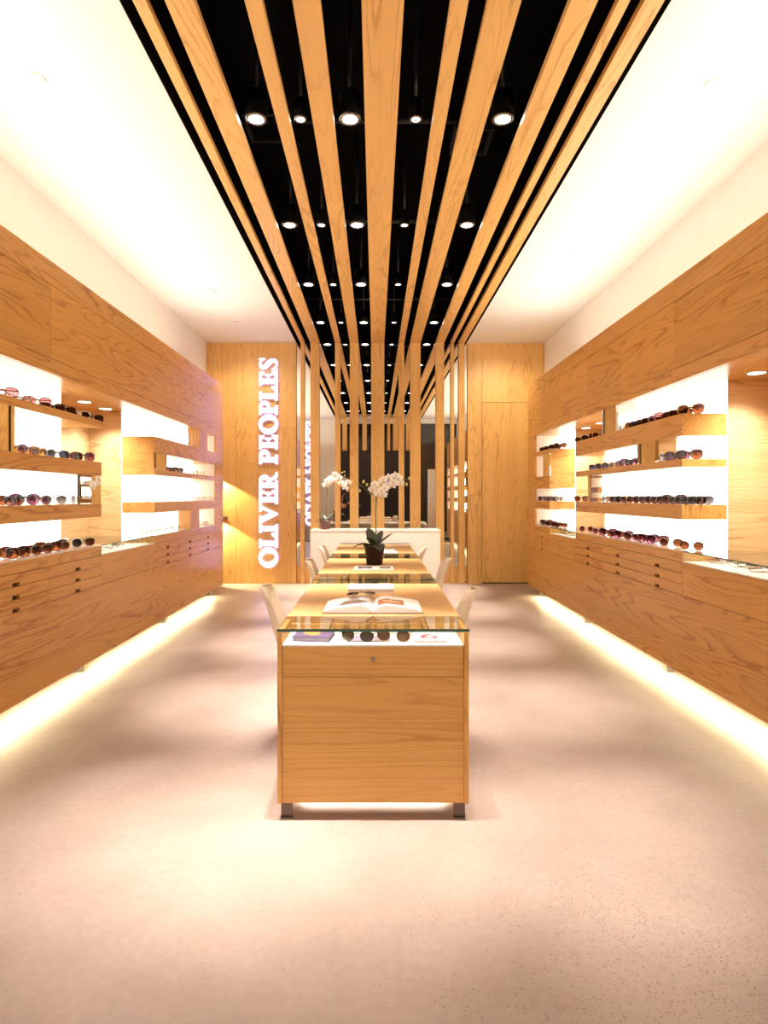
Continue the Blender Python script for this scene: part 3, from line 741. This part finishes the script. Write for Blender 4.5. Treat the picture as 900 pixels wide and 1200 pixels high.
# ------------------------------------------------------------------ print on the tables
Zt = TZ
def slab(name, x0, x1, y0, y1, z0, th, mat, label, cat, rot=0.0, edge=None):
    cx_, cy_ = (x0 + x1) / 2, (y0 + y1) / 2
    t = thing(name, label, cat, (cx_, cy_, z0), world=False); t.rotation_euler = (0, 0, rot)
    w, d = (x1 - x0) / 2, (y1 - y0) / 2
    MB().box(-w, w, -d, d, th * .86, th).box(-w, w, -d, d, 0, th * .14).build('cover', mat, t)
    MB().box(-w + .003, w - .003, -d + .003, d - .003, th * .14, th * .86).build('pages', edge or M['papershade'], t)
    return t, w, d, th
def blob(parent, name, cx, cy, rx, ry, z, mat, n=22, wob=.25, seed=1):
    rnd = random.Random(seed); pts = []
    for k in range(n):
        a = 2*PI*k/n; r = 1 + wob * (rnd.random() - .5) * 2
        pts.append((cx + rx*r*math.cos(a), cy + ry*r*math.sin(a)))
    MB().prism(pts, lambda a, b, tt: (a, b, tt), z, z + .0004).build(name, mat, parent)
# open book
t = thing('open_book', 'large open picture book on the front table, just behind the glass case', 'book', (-.012, 2.83, Zt), world=False)
W2, Dp = .224, .135
def top(x):
    a = abs(x) / W2
    return .006 + .034 * (math.sin(min(1, a * 3.2) * PI / 2)) * (1 - a) ** .7 + .004
MB().box(-W2 - .004, -.003, -Dp - .004, Dp + .004, 0, .003).box(.003, W2 + .004, -Dp - .004, Dp + .004, 0, .003).box(-.003, .003, -Dp - .004, Dp + .004, 0, .002).build('cover', M['bookcover'], t)
for sx in (-1, 1):
    pts = [(sx * .001, .0035)] + [(sx * W2 * k / 14, top(W2 * k / 14)) for k in range(0, 15)] + [(sx * W2, .0035)]
    MB().prism(pts, lambda a, b, tt: (a, tt, b), -Dp, Dp).build('page_block', M['paper'], t)
def print_patch(name, x0, x1, y0, y1, mat, skew=0.0):
    MB().grid(10, 2, lambda u, v: (x0 + (x1 - x0) * u + skew * v, y0 + (y1 - y0) * v, top(x0 + (x1 - x0) * u + skew * v) + .0009)).build(name, mat, t)
print_patch('printed_photo', -.165, -.05, -.075, .02, M['printgrey'], .03)
print_patch('printed_photo', .025, .145, -.085, .05, M['printbrown'])
print_patch('printed_figure', .045, .125, -.03, .045, M['printpale'])
for a in (.05, .092): print_patch('printed_figure', a, a + .032, .005, .028, M['printdark'])
# closed white book
t, w, d, th = slab('book', *[(px - CX) * 3.267 / F for px in (407.5, 462)], 3.27, 3.47, Zt, .022, M['paper'], 'closed white book on the front table, behind the open book', 'book')
MB().box(-w * .6, w * .6, -d * .05, d * .05, th, th + .0004).build('cover_print', M['papershade'], t)
# magazine beside the orchid
t, w, d, th = slab('magazine', (414.5 - CX) * 4.28 / F, (461.5 - CX) * 4.28 / F, 4.26, 4.49, Zt, .006, M['paper'], 'open white magazine with dark pictures in front of the potted orchid', 'magazine')
MB().box(-w * .8, -w * .1, -d * .6, d * .5, th, th + .0004).build('printed_photo', M['printdark'], t)
MB().box(w * .3, w * .85, -d * .6, d * .4, th, th + .0004).build('printed_photo', M['printgrey'], t)
MB().box(-w * .62, -w * .3, -d * .4, d * .2, th + .0004, th + .0007).build('printed_figure', M['violetpale'], t)
t, w, d, th = slab('magazine', (449 - CX) * 5.62 / F, (463 - CX) * 5.62 / F, 5.72, 5.98, Zt, .006, M['paper'], 'white magazine on the farthest table, right of the orchid', 'magazine')
MB().box(-w * .6, w * .5, -d * .1, d * .3, th, th + .0004).build('printed_photo', M['printgrey'], t)
t, w, d, th = slab('magazine', (450 - CX) * 5.5 / F, (466 - CX) * 5.5 / F, 5.50, 5.68, Zt, .005, M['paper'], 'second white magazine on the farthest table, at the near edge', 'magazine')
MB().box(-w * .5, w * .5, -d * .4, d * .1, th, th + .0004).build('printed_photo', M['printgrey'], t)
# inside the front glass case
Zc = .7031
t, w, d, th = slab('book', -.335, -.180, 2.44, 2.575, Zc, .020, M['violet'], 'thick violet book with an orange picture in the front glass case', 'book', -.12, M['violetpale'])
blob(t, 'cover_print', -.005, .0, .035, .03, th, M['orange'], seed=3, wob=.35)
t, w, d, th = slab('card', -.118, .062, 2.442, 2.545, Zc, .004, M['violetpale'], 'pale violet card under the sunglasses in the front glass case', 'card', 0)
t, w, d, th = slab('magazine', .158, .290, 2.425, 2.605, Zc, .006, M['paper'], 'white magazine with a crimson figure six in the front glass case', 'magazine', 0)
cu = bpy.data.curves.new('six', 'FONT'); cu.body = '6'; cu.size = .13; cu.extrude = .0003; cu.align_x = 'CENTER'; cu.align_y = 'CENTER'
ob = bpy.data.objects.new('six', cu); COL.objects.link(ob)
dg = bpy.context.evaluated_depsgraph_get(); me = bpy.data.meshes.new_from_object(ob.evaluated_get(dg)); bpy.data.objects.remove(ob)
me.materials.append(M['crimson']); o = bpy.data.objects.new('cover_print', me); COL.objects.link(o); o.parent = t
o.scale = (1.35, 1, 1); o.location = (0, -.005, th + .0004)
MB().box(-w, w, -d - .0005, -d + .006, th, th + .0005).build('spine_band', M['crimson'], t)

# ------------------------------------------------------------------ eyewear
G = {}
fr = dict(black=mat_plain('frame_black', (.008, .007, .007), .15), tort=mat_tortoise('frame_tortoise', (.025, .008, .004), (.22, .07, .015)), dtort=mat_tortoise('frame_dark_tortoise', (.012, .005, .003), (.075, .022, .008)),
          honey=mat_tortoise('frame_honey', (.42, .17, .03), (.70, .40, .10)), white=mat_plain('frame_white', (.85, .80, .72), .2), rose=mat_tortoise('frame_rose', (.38, .14, .13), (.62, .34, .30)),
          gold=mat_plain('frame_gold', (.80, .50, .18), .2, metal=1), gun=mat_plain('frame_gunmetal', (.22, .17, .15), .25, metal=1), plum=mat_tortoise('frame_plum', (.05, .015, .03), (.20, .06, .10)),
          pale=mat_tortoise('frame_pale', (.50, .33, .22), (.75, .58, .44)))
ln = dict(brown=mat_lens('lens_brown', (.085, .032, .018), (.42, .17, .07)), grey=mat_lens('lens_grey', (.09, .075, .08), (.32, .27, .27)), violet=mat_lens('lens_violet', (.12, .045, .08), (.55, .26, .34)),
          blue=mat_lens('lens_blue', (.03, .03, .14), (.26, .26, .55)), dark=mat_lens('lens_dark', (.045, .022, .02), (.20, .10, .07)), clear=mat_lens('lens_clear', (.94, .93, .92), (.96, .95, .94)),
          tan=mat_lens('lens_tan', (.13, .075, .05), (.34, .21, .14)), amber=mat_lens('lens_amber', (.20, .07, .015), (.62, .34, .08)), pink=mat_lens('lens_pink', (.36, .17, .17), (.62, .40, .38)), olive=mat_lens('lens_olive', (.09, .07, .05), (.30, .24, .17)))
FN = dict(black='black', tort='tortoiseshell', dtort='dark tortoiseshell', honey='honey-yellow', white='white', rose='rosy brown', gold='thin gold', gun='thin metal', plum='plum-coloured', pale='pale')
LN = dict(tan='tan-lensed', brown='brown-lensed', grey='grey-lensed', violet='violet-lensed', blue='blue-lensed', dark='dark-lensed', clear='clear', amber='amber-lensed', pink='pink-lensed', olive='olive-lensed')
SH = dict(way=(.0265, .0205, 2.9, .0045, .0185), round=(.0245, .0235, 2.0, .0030, .020), avi=(.0285, .0245, 2.3, .0016, .020), big=(.0295, .0260, 2.5, .0048, .0185), opt=(.0250, .0175, 3.0, .0024, .019), rnd=(.0225, .0225, 2.0, .0016, .021))
def outline(a, b, e, cx, n=28, drop=.10):
    pts = []
    for k in range(n):
        t = 2*PI*k/n; c, s = math.cos(t), math.sin(t)
        x = a * math.copysign(abs(c) ** (2/e), c); z = b * math.copysign(abs(s) ** (2/e), s)
        x *= 1 + drop * z / b
        pts.append((cx + x, z))
    return pts
def glasses(shape, f, l, folded):
    key = (shape, f, l, folded)
    if key in G: return G[key]
    a, b, e, rim, half_b = SH[shape]
    sun = l != 'clear'
    t = thing('sunglasses' if sun else 'eyeglasses', '', 'sunglasses' if sun else 'eyeglasses', world=False)
    t.location = (0, -30, 0)
    cxl = half_b - .009 + a + .004; zc = b + rim
    curve = lambda x: 1.1 * x * x
    th = .0036 if rim > .002 else .0020
    m = MB()
    for sx in (-1, 1):
        inn = outline(a, b, e, sx * cxl); out = outline(a + rim, b + rim, e, sx * cxl)
        if sx < 0: pass
        m.ring(out, inn, lambda p, z, q_: (p, curve(p) + q_, zc + z), 0, th)
        xo = sx * (cxl + (a + rim) * 1.02)
        m.box(min(xo, xo - sx * .012), max(xo, xo - sx * .012), curve(xo) - .0005, curve(xo) + th + .004, zc + b * .42, zc + b * .42 + max(.007, rim * 1.7))
    bz = zc + b * .45; bh = max(.0035, rim * 1.3)
    x1 = cxl - a - rim * .3
    m.tube([(-x1, curve(x1) + th/2, bz - .002), (-x1*.4, th/2 - .0005, bz + .002), (x1*.4, th/2 - .0005, bz + .002), (x1, curve(x1) + th/2, bz - .002)], bh * .6, 8)
    if shape == 'avi': m.tube([(-x1 - .004, curve(x1) + th/2, zc + b * .9), (0, th/2, zc + b * .98), (x1 + .004, curve(x1) + th/2, zc + b * .9)], .0012, 6)
    m.build('frame', fr[f], t)
    for sx in (-1, 1):
        MB().prism(outline(a + rim*.25, b + rim*.25, e, sx * cxl), lambda p, z, q_: (p, curve(p) + q_, zc + z), th * .35, th * .6).build('lens', ln[l], t)
    zt = zc + b * .42 + max(.0035, rim * .85); hx = cxl + (a + rim) * 1.0 - .002; hy = curve(hx) + th + .004
    r = max(.0016, rim * .55)
    for sx in (-1, 1):
        if folded:
            yo = .006 if sx > 0 else .012
            pth = [(sx * hx, hy, zt), (sx * (hx - .006), hy + yo, zt), (sx * (hx - .09), hy + yo * 1.1, zt - .004), (sx * (hx - .118), hy + yo * 1.15, max(r, zt - .022))]
        else:
            pth = [(sx * hx, hy, zt), (sx * hx, hy + .04, zt - .004), (sx * (hx - .003), hy + .092, zt - .008), (sx * (hx - .007), hy + .108, zt - .018), (sx * (hx - .009), hy + .128, max(r, zt - .040))]
        MB().tube(pth, [r * 1.2, r * 1.05, r, r, r * .9], 6).build('temple', fr[f], t) if not folded else MB().tube(pth, [r, r, r, r * .9], 6).build('temple', fr[f], t)
    index_children()
    G[key] = t; t['_used'] = 0
    return t
def put_glasses(x, y, z, rot, kind, label, group):
    p = glasses(*kind)
    if p['_used']: o = copy_tree(p); o['_used'] = 1
    else: o = p; p['_used'] = 1
    o.location = (x, y, z); o.rotation_euler = (0, 0, rot); o['label'] = label; o['group'] = group; o.scale = (1.1, 1.1, 1.12)
    return o
# kinds by short code
K = dict(T=('way', 'tort', 'brown'), D=('way', 'dtort', 'brown'), B=('way', 'black', 'dark'), W=('way', 'white', 'dark'), U=('big', 'white', 'blue'), V=('big', 'plum', 'violet'), G=('big', 'tort', 'brown'),
         R=('rnd', 'gold', 'amber'), Y=('way', 'honey', 'amber'), A=('avi', 'gold', 'brown'), M=('avi', 'gun', 'grey'), O=('opt', 'pale', 'clear'), P=('opt', 'gun', 'clear'), Q=('opt', 'dtort', 'clear'), K=('big', 'rose', 'pink'),
         Z=('round', 'dtort', 'brown'), N=('way', 'plum', 'blue'), E=('round', 'rose', 'violet'), H=('big', 'honey', 'brown'), S=('rnd', 'gun', 'olive'))
ROWSG = [
    # side, shelf height, description, [(pixel x, code)], open temples?
    (-1, 1.853, "left wall's top shelf", [(3, 'K'), (20, 'P'), (31, 'O'), (44, 'K'), (62, 'D'), (75, 'D'), (93, 'W'), (109, 'B')], 'near end'),
    (-1, 1.547, "left wall's second shelf", [(17, 'E'), (31, 'Y'), (42, 'R'), (52, 'S'), (67, 'N'), (84, 'T'), (97, 'V')], 'near end'),
    (-1, 1.243, "left wall's third shelf", [(2, 'T'), (13, 'Z'), (29, 'V'), (46, 'E'), (63, 'M'), (83, 'R')], 'near end'),
    (-1, ZT, "left wall's long counter", [(4, 'G'), (18, 'G'), (34, 'Z'), (47, 'T'), (57, 'G'), (67, 'A'), (82, 'U'), (98, 'D')], 'near end'),
    (-1, 1.846, "left wall's far top shelf", [(173, 'O'), (184, 'P'), (196, 'O'), (206, 'Q'), (215, 'P'), (223, 'O'), (230, 'Q'), (248, 'B')], 'far section'),
    (-1, 1.544, "left wall's far second shelf", [(201, 'D'), (207, 'B'), (216, 'P'), (225, 'Q'), (233, 'O')], 'far section'),
    (-1, 1.241, "left wall's far third shelf", [(169, 'Q'), (181, 'P'), (192, 'O'), (203, 'Q'), (213, 'P'), (224, 'O'), (234, 'P'), (243, 'O')], 'far section'),
    (-1, ZT, "left wall's far counter", [(164, 'O'), (175, 'P'), (185, 'O'), (195, 'Q'), (204, 'P'), (213, 'O'), (220, 'Q'), (238, 'P'), (246, 'O')], 'far section'),
    (1, 1.846, "right wall's top shelf", [(682, 'D'), (690, 'B'), (699, 'T'), (703, 'Y'), (729, 'D'), (736, 'T'), (743.5, 'A'), (750, 'N'), (757, 'D'), (764, 'B'), (771, 'E'), (780, 'K'), (790, 'D'), (797, 'T'), (809, 'H')], ''),
    (1, 1.544, "right wall's second shelf", [(690, 'O'), (699, 'N'), (707, 'M'), (715, 'Z'), (722, 'R'), (731, 'E'), (738, 'V'), (743, 'D'), (777, 'K'), (786, 'E'), (793, 'V'), (807, 'G')], ''),
    (1, 1.241, "right wall's third shelf", [(681, 'D'), (709, 'D'), (717, 'B'), (724, 'T'), (731, 'Z'), (738.5, 'T'), (745.5, 'A'), (752.5, 'Z'), (760, 'T'), (767, 'Z'), (774.5, 'D'), (782, 'T'), (789.5, 'G'), (797, 'D'), (804.5, 'M'), (812, 'B'), (820, 'M')], ''),
    (1, ZT, "right wall's long counter", [(687, 'E'), (703, 'E'), (712, 'V'), (721, 'T'), (730, 'V'), (741, 'T'), (750, 'E'), (759, 'V'), (770, 'V'), (786, 'A'), (810, 'Z')], ''),
    (1, 1.85, "right wall's far top shelf", [(634, 'D'), (639, 'B'), (644, 'D'), (650, 'B'), (656, 'D')], 'far section'),
    (1, 1.535, "right wall's far second shelf", [(632.5, 'D')], 'far section'),
    (1, 1.237, "right wall's far third shelf", [(637, 'D'), (642, 'E'), (647, 'T'), (653, 'S'), (658, 'O')], 'far section'),
    (1, ZT, "right wall's far counter", [(635, 'T'), (640, 'V'), (646, 'T'), (652, 'Z'), (657, 'D')], 'far section'),
]
for s, z, where, items, _ in ROWSG:
    items = sorted(items, key=lambda it: (it[0] if s < 0 else -it[0]))     # from the viewer towards the back
    for i, (px, code) in enumerate(items):
        xin = X0 + .085
        y = F * xin / abs(px - CX)
        # spacing to the neighbours decides whether the temples are open
        ys = [F * xin / abs(p_ - CX) for p_, _c in items]
        gap = min([abs(y - y2) for j, y2 in enumerate(ys) if j != i] or [1])
        kind = K[code] + (gap < .17,)
        view = math.atan2(xin, y)                     # turn towards the entrance
        rot = -s * (view * .35 + .62)
        sun = K[code][2] != 'clear'
        noun = 'sunglasses' if sun else 'eyeglasses'
        desc = f'{FN[K[code][1]]} {LN[K[code][2]]} {noun}'
        if i == 0: pos = 'nearest the viewer'
        elif i == len(items) - 1: pos = 'farthest from the viewer'
        else: pos = ORD[i + 1] + ' from the viewer'
        put_glasses(s * xin, y, z + .0006, rot, kind, f"{desc} on the {where}, {pos}" if len(items) > 1 else f"{desc} alone on the {where}", 'eyewear on the ' + where)
# glasses lying in the glass cases of the wall units
for s, z, where, items in ((-1, ZS + .0066, "left wall's glass case", [(122, .10, 'P'), (131, .22, 'Q'), (143, .12, 'D'), (150, .26, 'P'), (160, .14, 'Q')]),
                           (1, ZS + .0066, "right wall's near glass case", [(838, .14, 'E'), (851, .26, 'D'), (868, .16, 'M'), (884, .28, 'D'), (895, .14, 'K')]),
                           (1, ZS + .0066, "right wall's far glass case", [(659, .10, 'Y'), (665, .16, 'R'), (670.5, .10, 'H')])):
    items = sorted(items, key=lambda it: (it[0] if s < 0 else -it[0]))
    for i, (px, dx, code) in enumerate(items):
        xin = X0 + dx; y = F * xin / abs(px - CX)
        noun = 'sunglasses' if K[code][2] != 'clear' else 'eyeglasses'
        pos = 'nearest the viewer' if i == 0 else ('farthest from the viewer' if i == len(items) - 1 else ORD[i+1] + ' from the viewer')
        o = put_glasses(s * xin, y, z + .024, -s * (1.1 + .3 * ((i * 7) % 3 - 1)), K[code] + (True,), f"{FN[K[code][1]]} {LN[K[code][2]]} {noun} in the {where}, {pos}", 'eyewear in the ' + where)
        o.rotation_euler[0] = -1.5
# front glass case, the open book, the second case
put_glasses(-.062, 2.470, Zc + .0005, .22, ('rnd', 'gun', 'olive', True), 'round olive-lensed sunglasses, left pair in the front glass case', 'sunglasses in the front glass case') if False else None
def lay(x, y, z, rot, kind, label, group): return put_glasses(x, y, z, rot, kind, label, group)
_p = lay(-.075, 2.425, Zc + .0046, -.30, ('avi', 'gun', 'olive', False), 'round grey metal sunglasses, left pair in the front glass case', 'sunglasses in the front glass case')
_q = lay(.072, 2.424, Zc + .0046, -.22, ('avi', 'gold', 'tan', False), 'round brown metal sunglasses, right pair in the front glass case', 'sunglasses in the front glass case')
_p.scale = _q.scale = (.93, .93, .86)
_b = lay(-.06, 2.87, Zt + .060, .25, ('rnd', 'gun', 'olive', True), 'small metal sunglasses lying on the open book', 'sunglasses on the table'); _b.rotation_euler = (-1.5, 0, .25)
lay(-.05, 3.735, Zc + .001, .1, ('way', 'black', 'grey', True), 'black sunglasses in the glass case behind the white book', 'sunglasses on the table')
lay(.19, 3.715, Zc + .001, .1, ('opt', 'pale', 'clear', True), 'pale eyeglasses in the glass case behind the white book', 'sunglasses on the table')
# clear price card on the left counter
o = MB().prism([(-.015, 0), (.015, 0), (.015, .003), (.002, .055), (-.002, .055), (-.015, .003)], lambda a, b, t_: (-2.26 + t_, 4.36 + a * .5, ZT + .0005 + b), -.018, .018).build('price_card', M['paper'])
tag(o, 'small white card standing on the left counter beside the last sunglasses', 'card')

# ------------------------------------------------------------------ person at the entrance (seen in the mirror)
def skinned(name, mat, parent, joints, bones, sub=2):
    me = bpy.data.meshes.new(name); me.from_pydata([j[0] for j in joints], bones, []); me.update()
    o = bpy.data.objects.new(name, me); COL.objects.link(o); o.parent = parent; me.materials.append(mat)
    md = o.modifiers.new('skin', 'SKIN')
    sv = me.skin_vertices[0].data if me.skin_vertices else None
    if sv is None:
        bpy.context.view_layer.objects.active = o
        sv = o.data.skin_vertices[0].data
    for i, j in enumerate(joints): sv[i].radius = j[1] if isinstance(j[1], tuple) else (j[1], j[1]); 
    sv[0].use_root = True
    md.use_smooth_shade = True
    s2 = o.modifiers.new('sub', 'SUBSURF'); s2.levels = sub; s2.render_levels = sub
    return o
pr = thing('person', 'person in dark shirt and trousers bending forward at the entrance, seen in the mirror', 'person', (-.95, .42, 0), world=False)
pr.rotation_euler = (0, 0, .0)
# faces +X, leaning forward
J = [((0, 0, .93), (.15, .11)), ((.03, 0, 1.10), (.14, .10)), ((.10, 0, 1.28), (.16, .11)), ((.155, 0, 1.385), (.10, .09)), ((.19, 0, 1.44), .052),
     ((.225, 0, 1.50), (.075, .085)), ((.26, 0, 1.575), (.085, .095)), ((.27, 0, 1.62), (.07, .08)),
     ((.12, .18, 1.36), .062), ((.17, .225, 1.10), .048), ((.40, .12, 1.02), .036), ((.45, .10, 1.02), .034),
     ((.12, -.18, 1.36), .062), ((.17, -.225, 1.10), .048), ((.40, -.12, 1.02), .036), ((.45, -.10, 1.02), .034),
     ((0, .10, .86), .095), ((.03, .11, .49), .062), ((0, .115, .10), .042), ((.05, .12, .045), .045), ((.15, .13, .03), .032),
     ((0, -.10, .86), .095), ((.03, -.11, .49), .062), ((0, -.115, .10), .042), ((.05, -.12, .045), .045), ((.15, -.13, .03), .032)]
Bn = [(0, 1), (1, 2), (2, 3), (3, 4), (4, 5), (5, 6), (6, 7), (2, 8), (8, 9), (9, 10), (10, 11), (2, 12), (12, 13), (13, 14), (14, 15), (0, 16), (16, 17), (17, 18), (18, 19), (19, 20), (0, 21), (21, 22), (22, 23), (23, 24), (24, 25)]
body = skinned('body', M['skin'], pr, J, Bn)
JS = [(J[k][0], tuple(r + .012 for r in (J[k][1] if isinstance(J[k][1], tuple) else (J[k][1],) * 2))) for k in (0, 1, 2, 3, 8, 9, 12, 13)]
skinned('shirt', M['shirt'], pr, JS, [(0, 1), (1, 2), (2, 3), (2, 4), (4, 5), (2, 6), (6, 7)])
JT = [(J[k][0], tuple(r + .014 for r in (J[k][1] if isinstance(J[k][1], tuple) else (J[k][1],) * 2))) for k in (0, 16, 17, 18, 21, 22, 23)]
skinned('trousers', M['trousers'], pr, JT, [(0, 1), (1, 2), (2, 3), (0, 4), (4, 5), (5, 6)])
for sy in (1, -1):
    skinned('shoe', M['black'], pr, [((-.03, sy * .118, .045), .047), ((.06, sy * .122, .042), .045), ((.19, sy * .13, .032), .034)], [(0, 1), (1, 2)], 1)
    for k, (dy, ln_) in enumerate(((-.028, .055), (-.010, .066), (.008, .062), (.024, .050))):
        b0 = Vector((.46, sy * .10 + dy, 1.02))
        skinned('finger', M['skin'], pr, [(tuple(b0), .009), (tuple(b0 + Vector((ln_ * .55, 0, -.006))), .0085), (tuple(b0 + Vector((ln_ * .85, 0, -.03))), .0075)], [(0, 1), (1, 2)], 1)
    b0 = Vector((.43, sy * .10 - sy * .03, 1.025))
    skinned('thumb', M['skin'], pr, [(tuple(b0), .010), (tuple(b0 + Vector((.03, -sy * .018, -.008))), .009), (tuple(b0 + Vector((.055, -sy * .02, -.025))), .008)], [(0, 1), (1, 2)], 1)
    MB().sphere((.345, sy * .033, 1.565), .012, .6, 1, .7, 10).build('eye', M['eye'], pr)
    MB().sphere((.255, sy * .096, 1.555), .026, .6, .35, 1.1, 10).build('ear', M['skin'], pr)
MB().sphere((.362, 0, 1.54), .016, 1.1, .8, 1.5, 10).build('nose', M['skin'], pr)
MB().sphere((.340, 0, 1.505), .02, .5, 1.2, .3, 10).build('mouth', M['printbrown'], pr)
MB().sphere((.235, 0, 1.615), .105, 1.0, .98, .80, 18).build('hair', M['hair'], pr)

# ------------------------------------------------------------------ lights
def area(name, loc, rot, sx, sy, power, col, spread=PI):
    l = bpy.data.lights.new(name, 'AREA'); l.shape = 'RECTANGLE'; l.size = sx; l.size_y = sy; l.energy = power; l.color = col; l.spread = spread
    o = bpy.data.objects.new(name, l); COL.objects.link(o); o.location = loc; o.rotation_euler = rot; return o
def spot(name, loc, target, power, col, ang, blend=1.0, rad=.04):
    l = bpy.data.lights.new(name, 'SPOT'); l.energy = power; l.color = col; l.spot_size = math.radians(ang); l.spot_blend = blend; l.shadow_soft_size = rad
    o = bpy.data.objects.new(name, l); COL.objects.link(o); o.location = loc
    o.rotation_euler = (Vector(target) - Vector(loc)).to_track_quat('-Z', 'Y').to_euler(); return o
WARM = (1.0, .80, .52); NEUT = (1.0, .86, .72)
for s in (-1, 1):
    area('cove_light', (s * 2.26, 4.1, 2.755), (PI, -s * .70, 0), .08, 6.6, 23, (1.0, .93, .79))
    area('cove_light', (s * 2.14, 4.0, 2.755), (PI, -s * 1.15, 0), .08, 6.4, 36, (1.0, .93, .79))
    area('plinth_light', (s * 2.11, 4.35, ZB - .013), (0, s * .25, 0), .04, 6.7, 78, (1.0, .84, .50))
for x, y, big in SPOTS:
    tgt = (x * 1.8, 7.6, .45) if (y == 6.79 and not big) else (x, y, 0)
    spot('lamp_beam', (x, y, ZL - .006), tgt, (3.0 if tgt[1] != y else 1.0) * (790 if big else 250) * {.83: .22, 2.32: .85}.get(y, 1.0), (1.0, .88, .78), 28 if big else 34)
for x, y in NICHE:
    spot('niche_beam', (x, y, ZO - .01), (x, y, 0), 62, (1.0, .97, .90), 125)
area('entrance_fill_light', (0, -3.3, 4.3), (PI/2 - .75, 0, 0), 3.0, .6, 135, (1.0, .88, .74))  # added fill through the entrance, stands for no visible lamp
area('case_light', (TCX, 2.40 + .012, TZ - .016), (-.5, 0, 0), .70, .008, .38, (1.0, .88, .68))
area('under_table_light', (TCX, 2.56, .066), (0, 0, 0), .6, .04, 2.5, (1.0, .88, .72), 2.0)
for z in (1.64, 1.03):
    spot('wall_light_beam', (-2.40, D - .09, z - .02), (-2.40 + .55, D - .005, z - .86), 130, (1.0, .82, .46), 58, .35, .01)
for s in (-1, 1):
    spot('wall_washer', (s * 1.80, 7.75, ZC - .02), (s * 1.9, D, 1.5), 110, (1.0, .86, .60), 110, 1.0, .05)
w = bpy.data.worlds.new('World'); S.world = w; w.use_nodes = True
w.node_tree.nodes['Background'].inputs[0].default_value = (.05, .035, .035, 1); w.node_tree.nodes['Background'].inputs[1].default_value = .25

# ------------------------------------------------------------------ camera, view
cam = bpy.data.cameras.new('Camera'); co = bpy.data.objects.new('Camera', cam); COL.objects.link(co)
co.location = (0, 0, H); co.rotation_euler = (PI / 2, 0, 0)
cam.sensor_fit = 'VERTICAL'; cam.sensor_height = 36.0; cam.sensor_width = 27.0; cam.lens = F / 1200.0 * 36.0
cam.shift_x = (450 - CX) / 1200.0; cam.shift_y = -(600 - CY) / 1200.0; cam.clip_start = .02
S.camera = co
S.view_settings.view_transform = 'Standard'; S.view_settings.look = 'None'
S.view_settings.exposure = 0.25; S.view_settings.gamma = 1.0; S.view_settings.use_curve_mapping = False
S.cycles.max_bounces = 10; S.cycles.diffuse_bounces = 5; S.cycles.glossy_bounces = 6; S.cycles.transparent_max_bounces = 24
S.cycles.sample_clamp_indirect = 6.0; S.cycles.use_denoising = True
S.cycles.caustics_reflective = False; S.cycles.caustics_refractive = False
# tidy helper keys, drop unused eyewear patterns
for o in list(COL.objects):
    for k in ('_loc', '_used'):
        if k in o: del o[k]
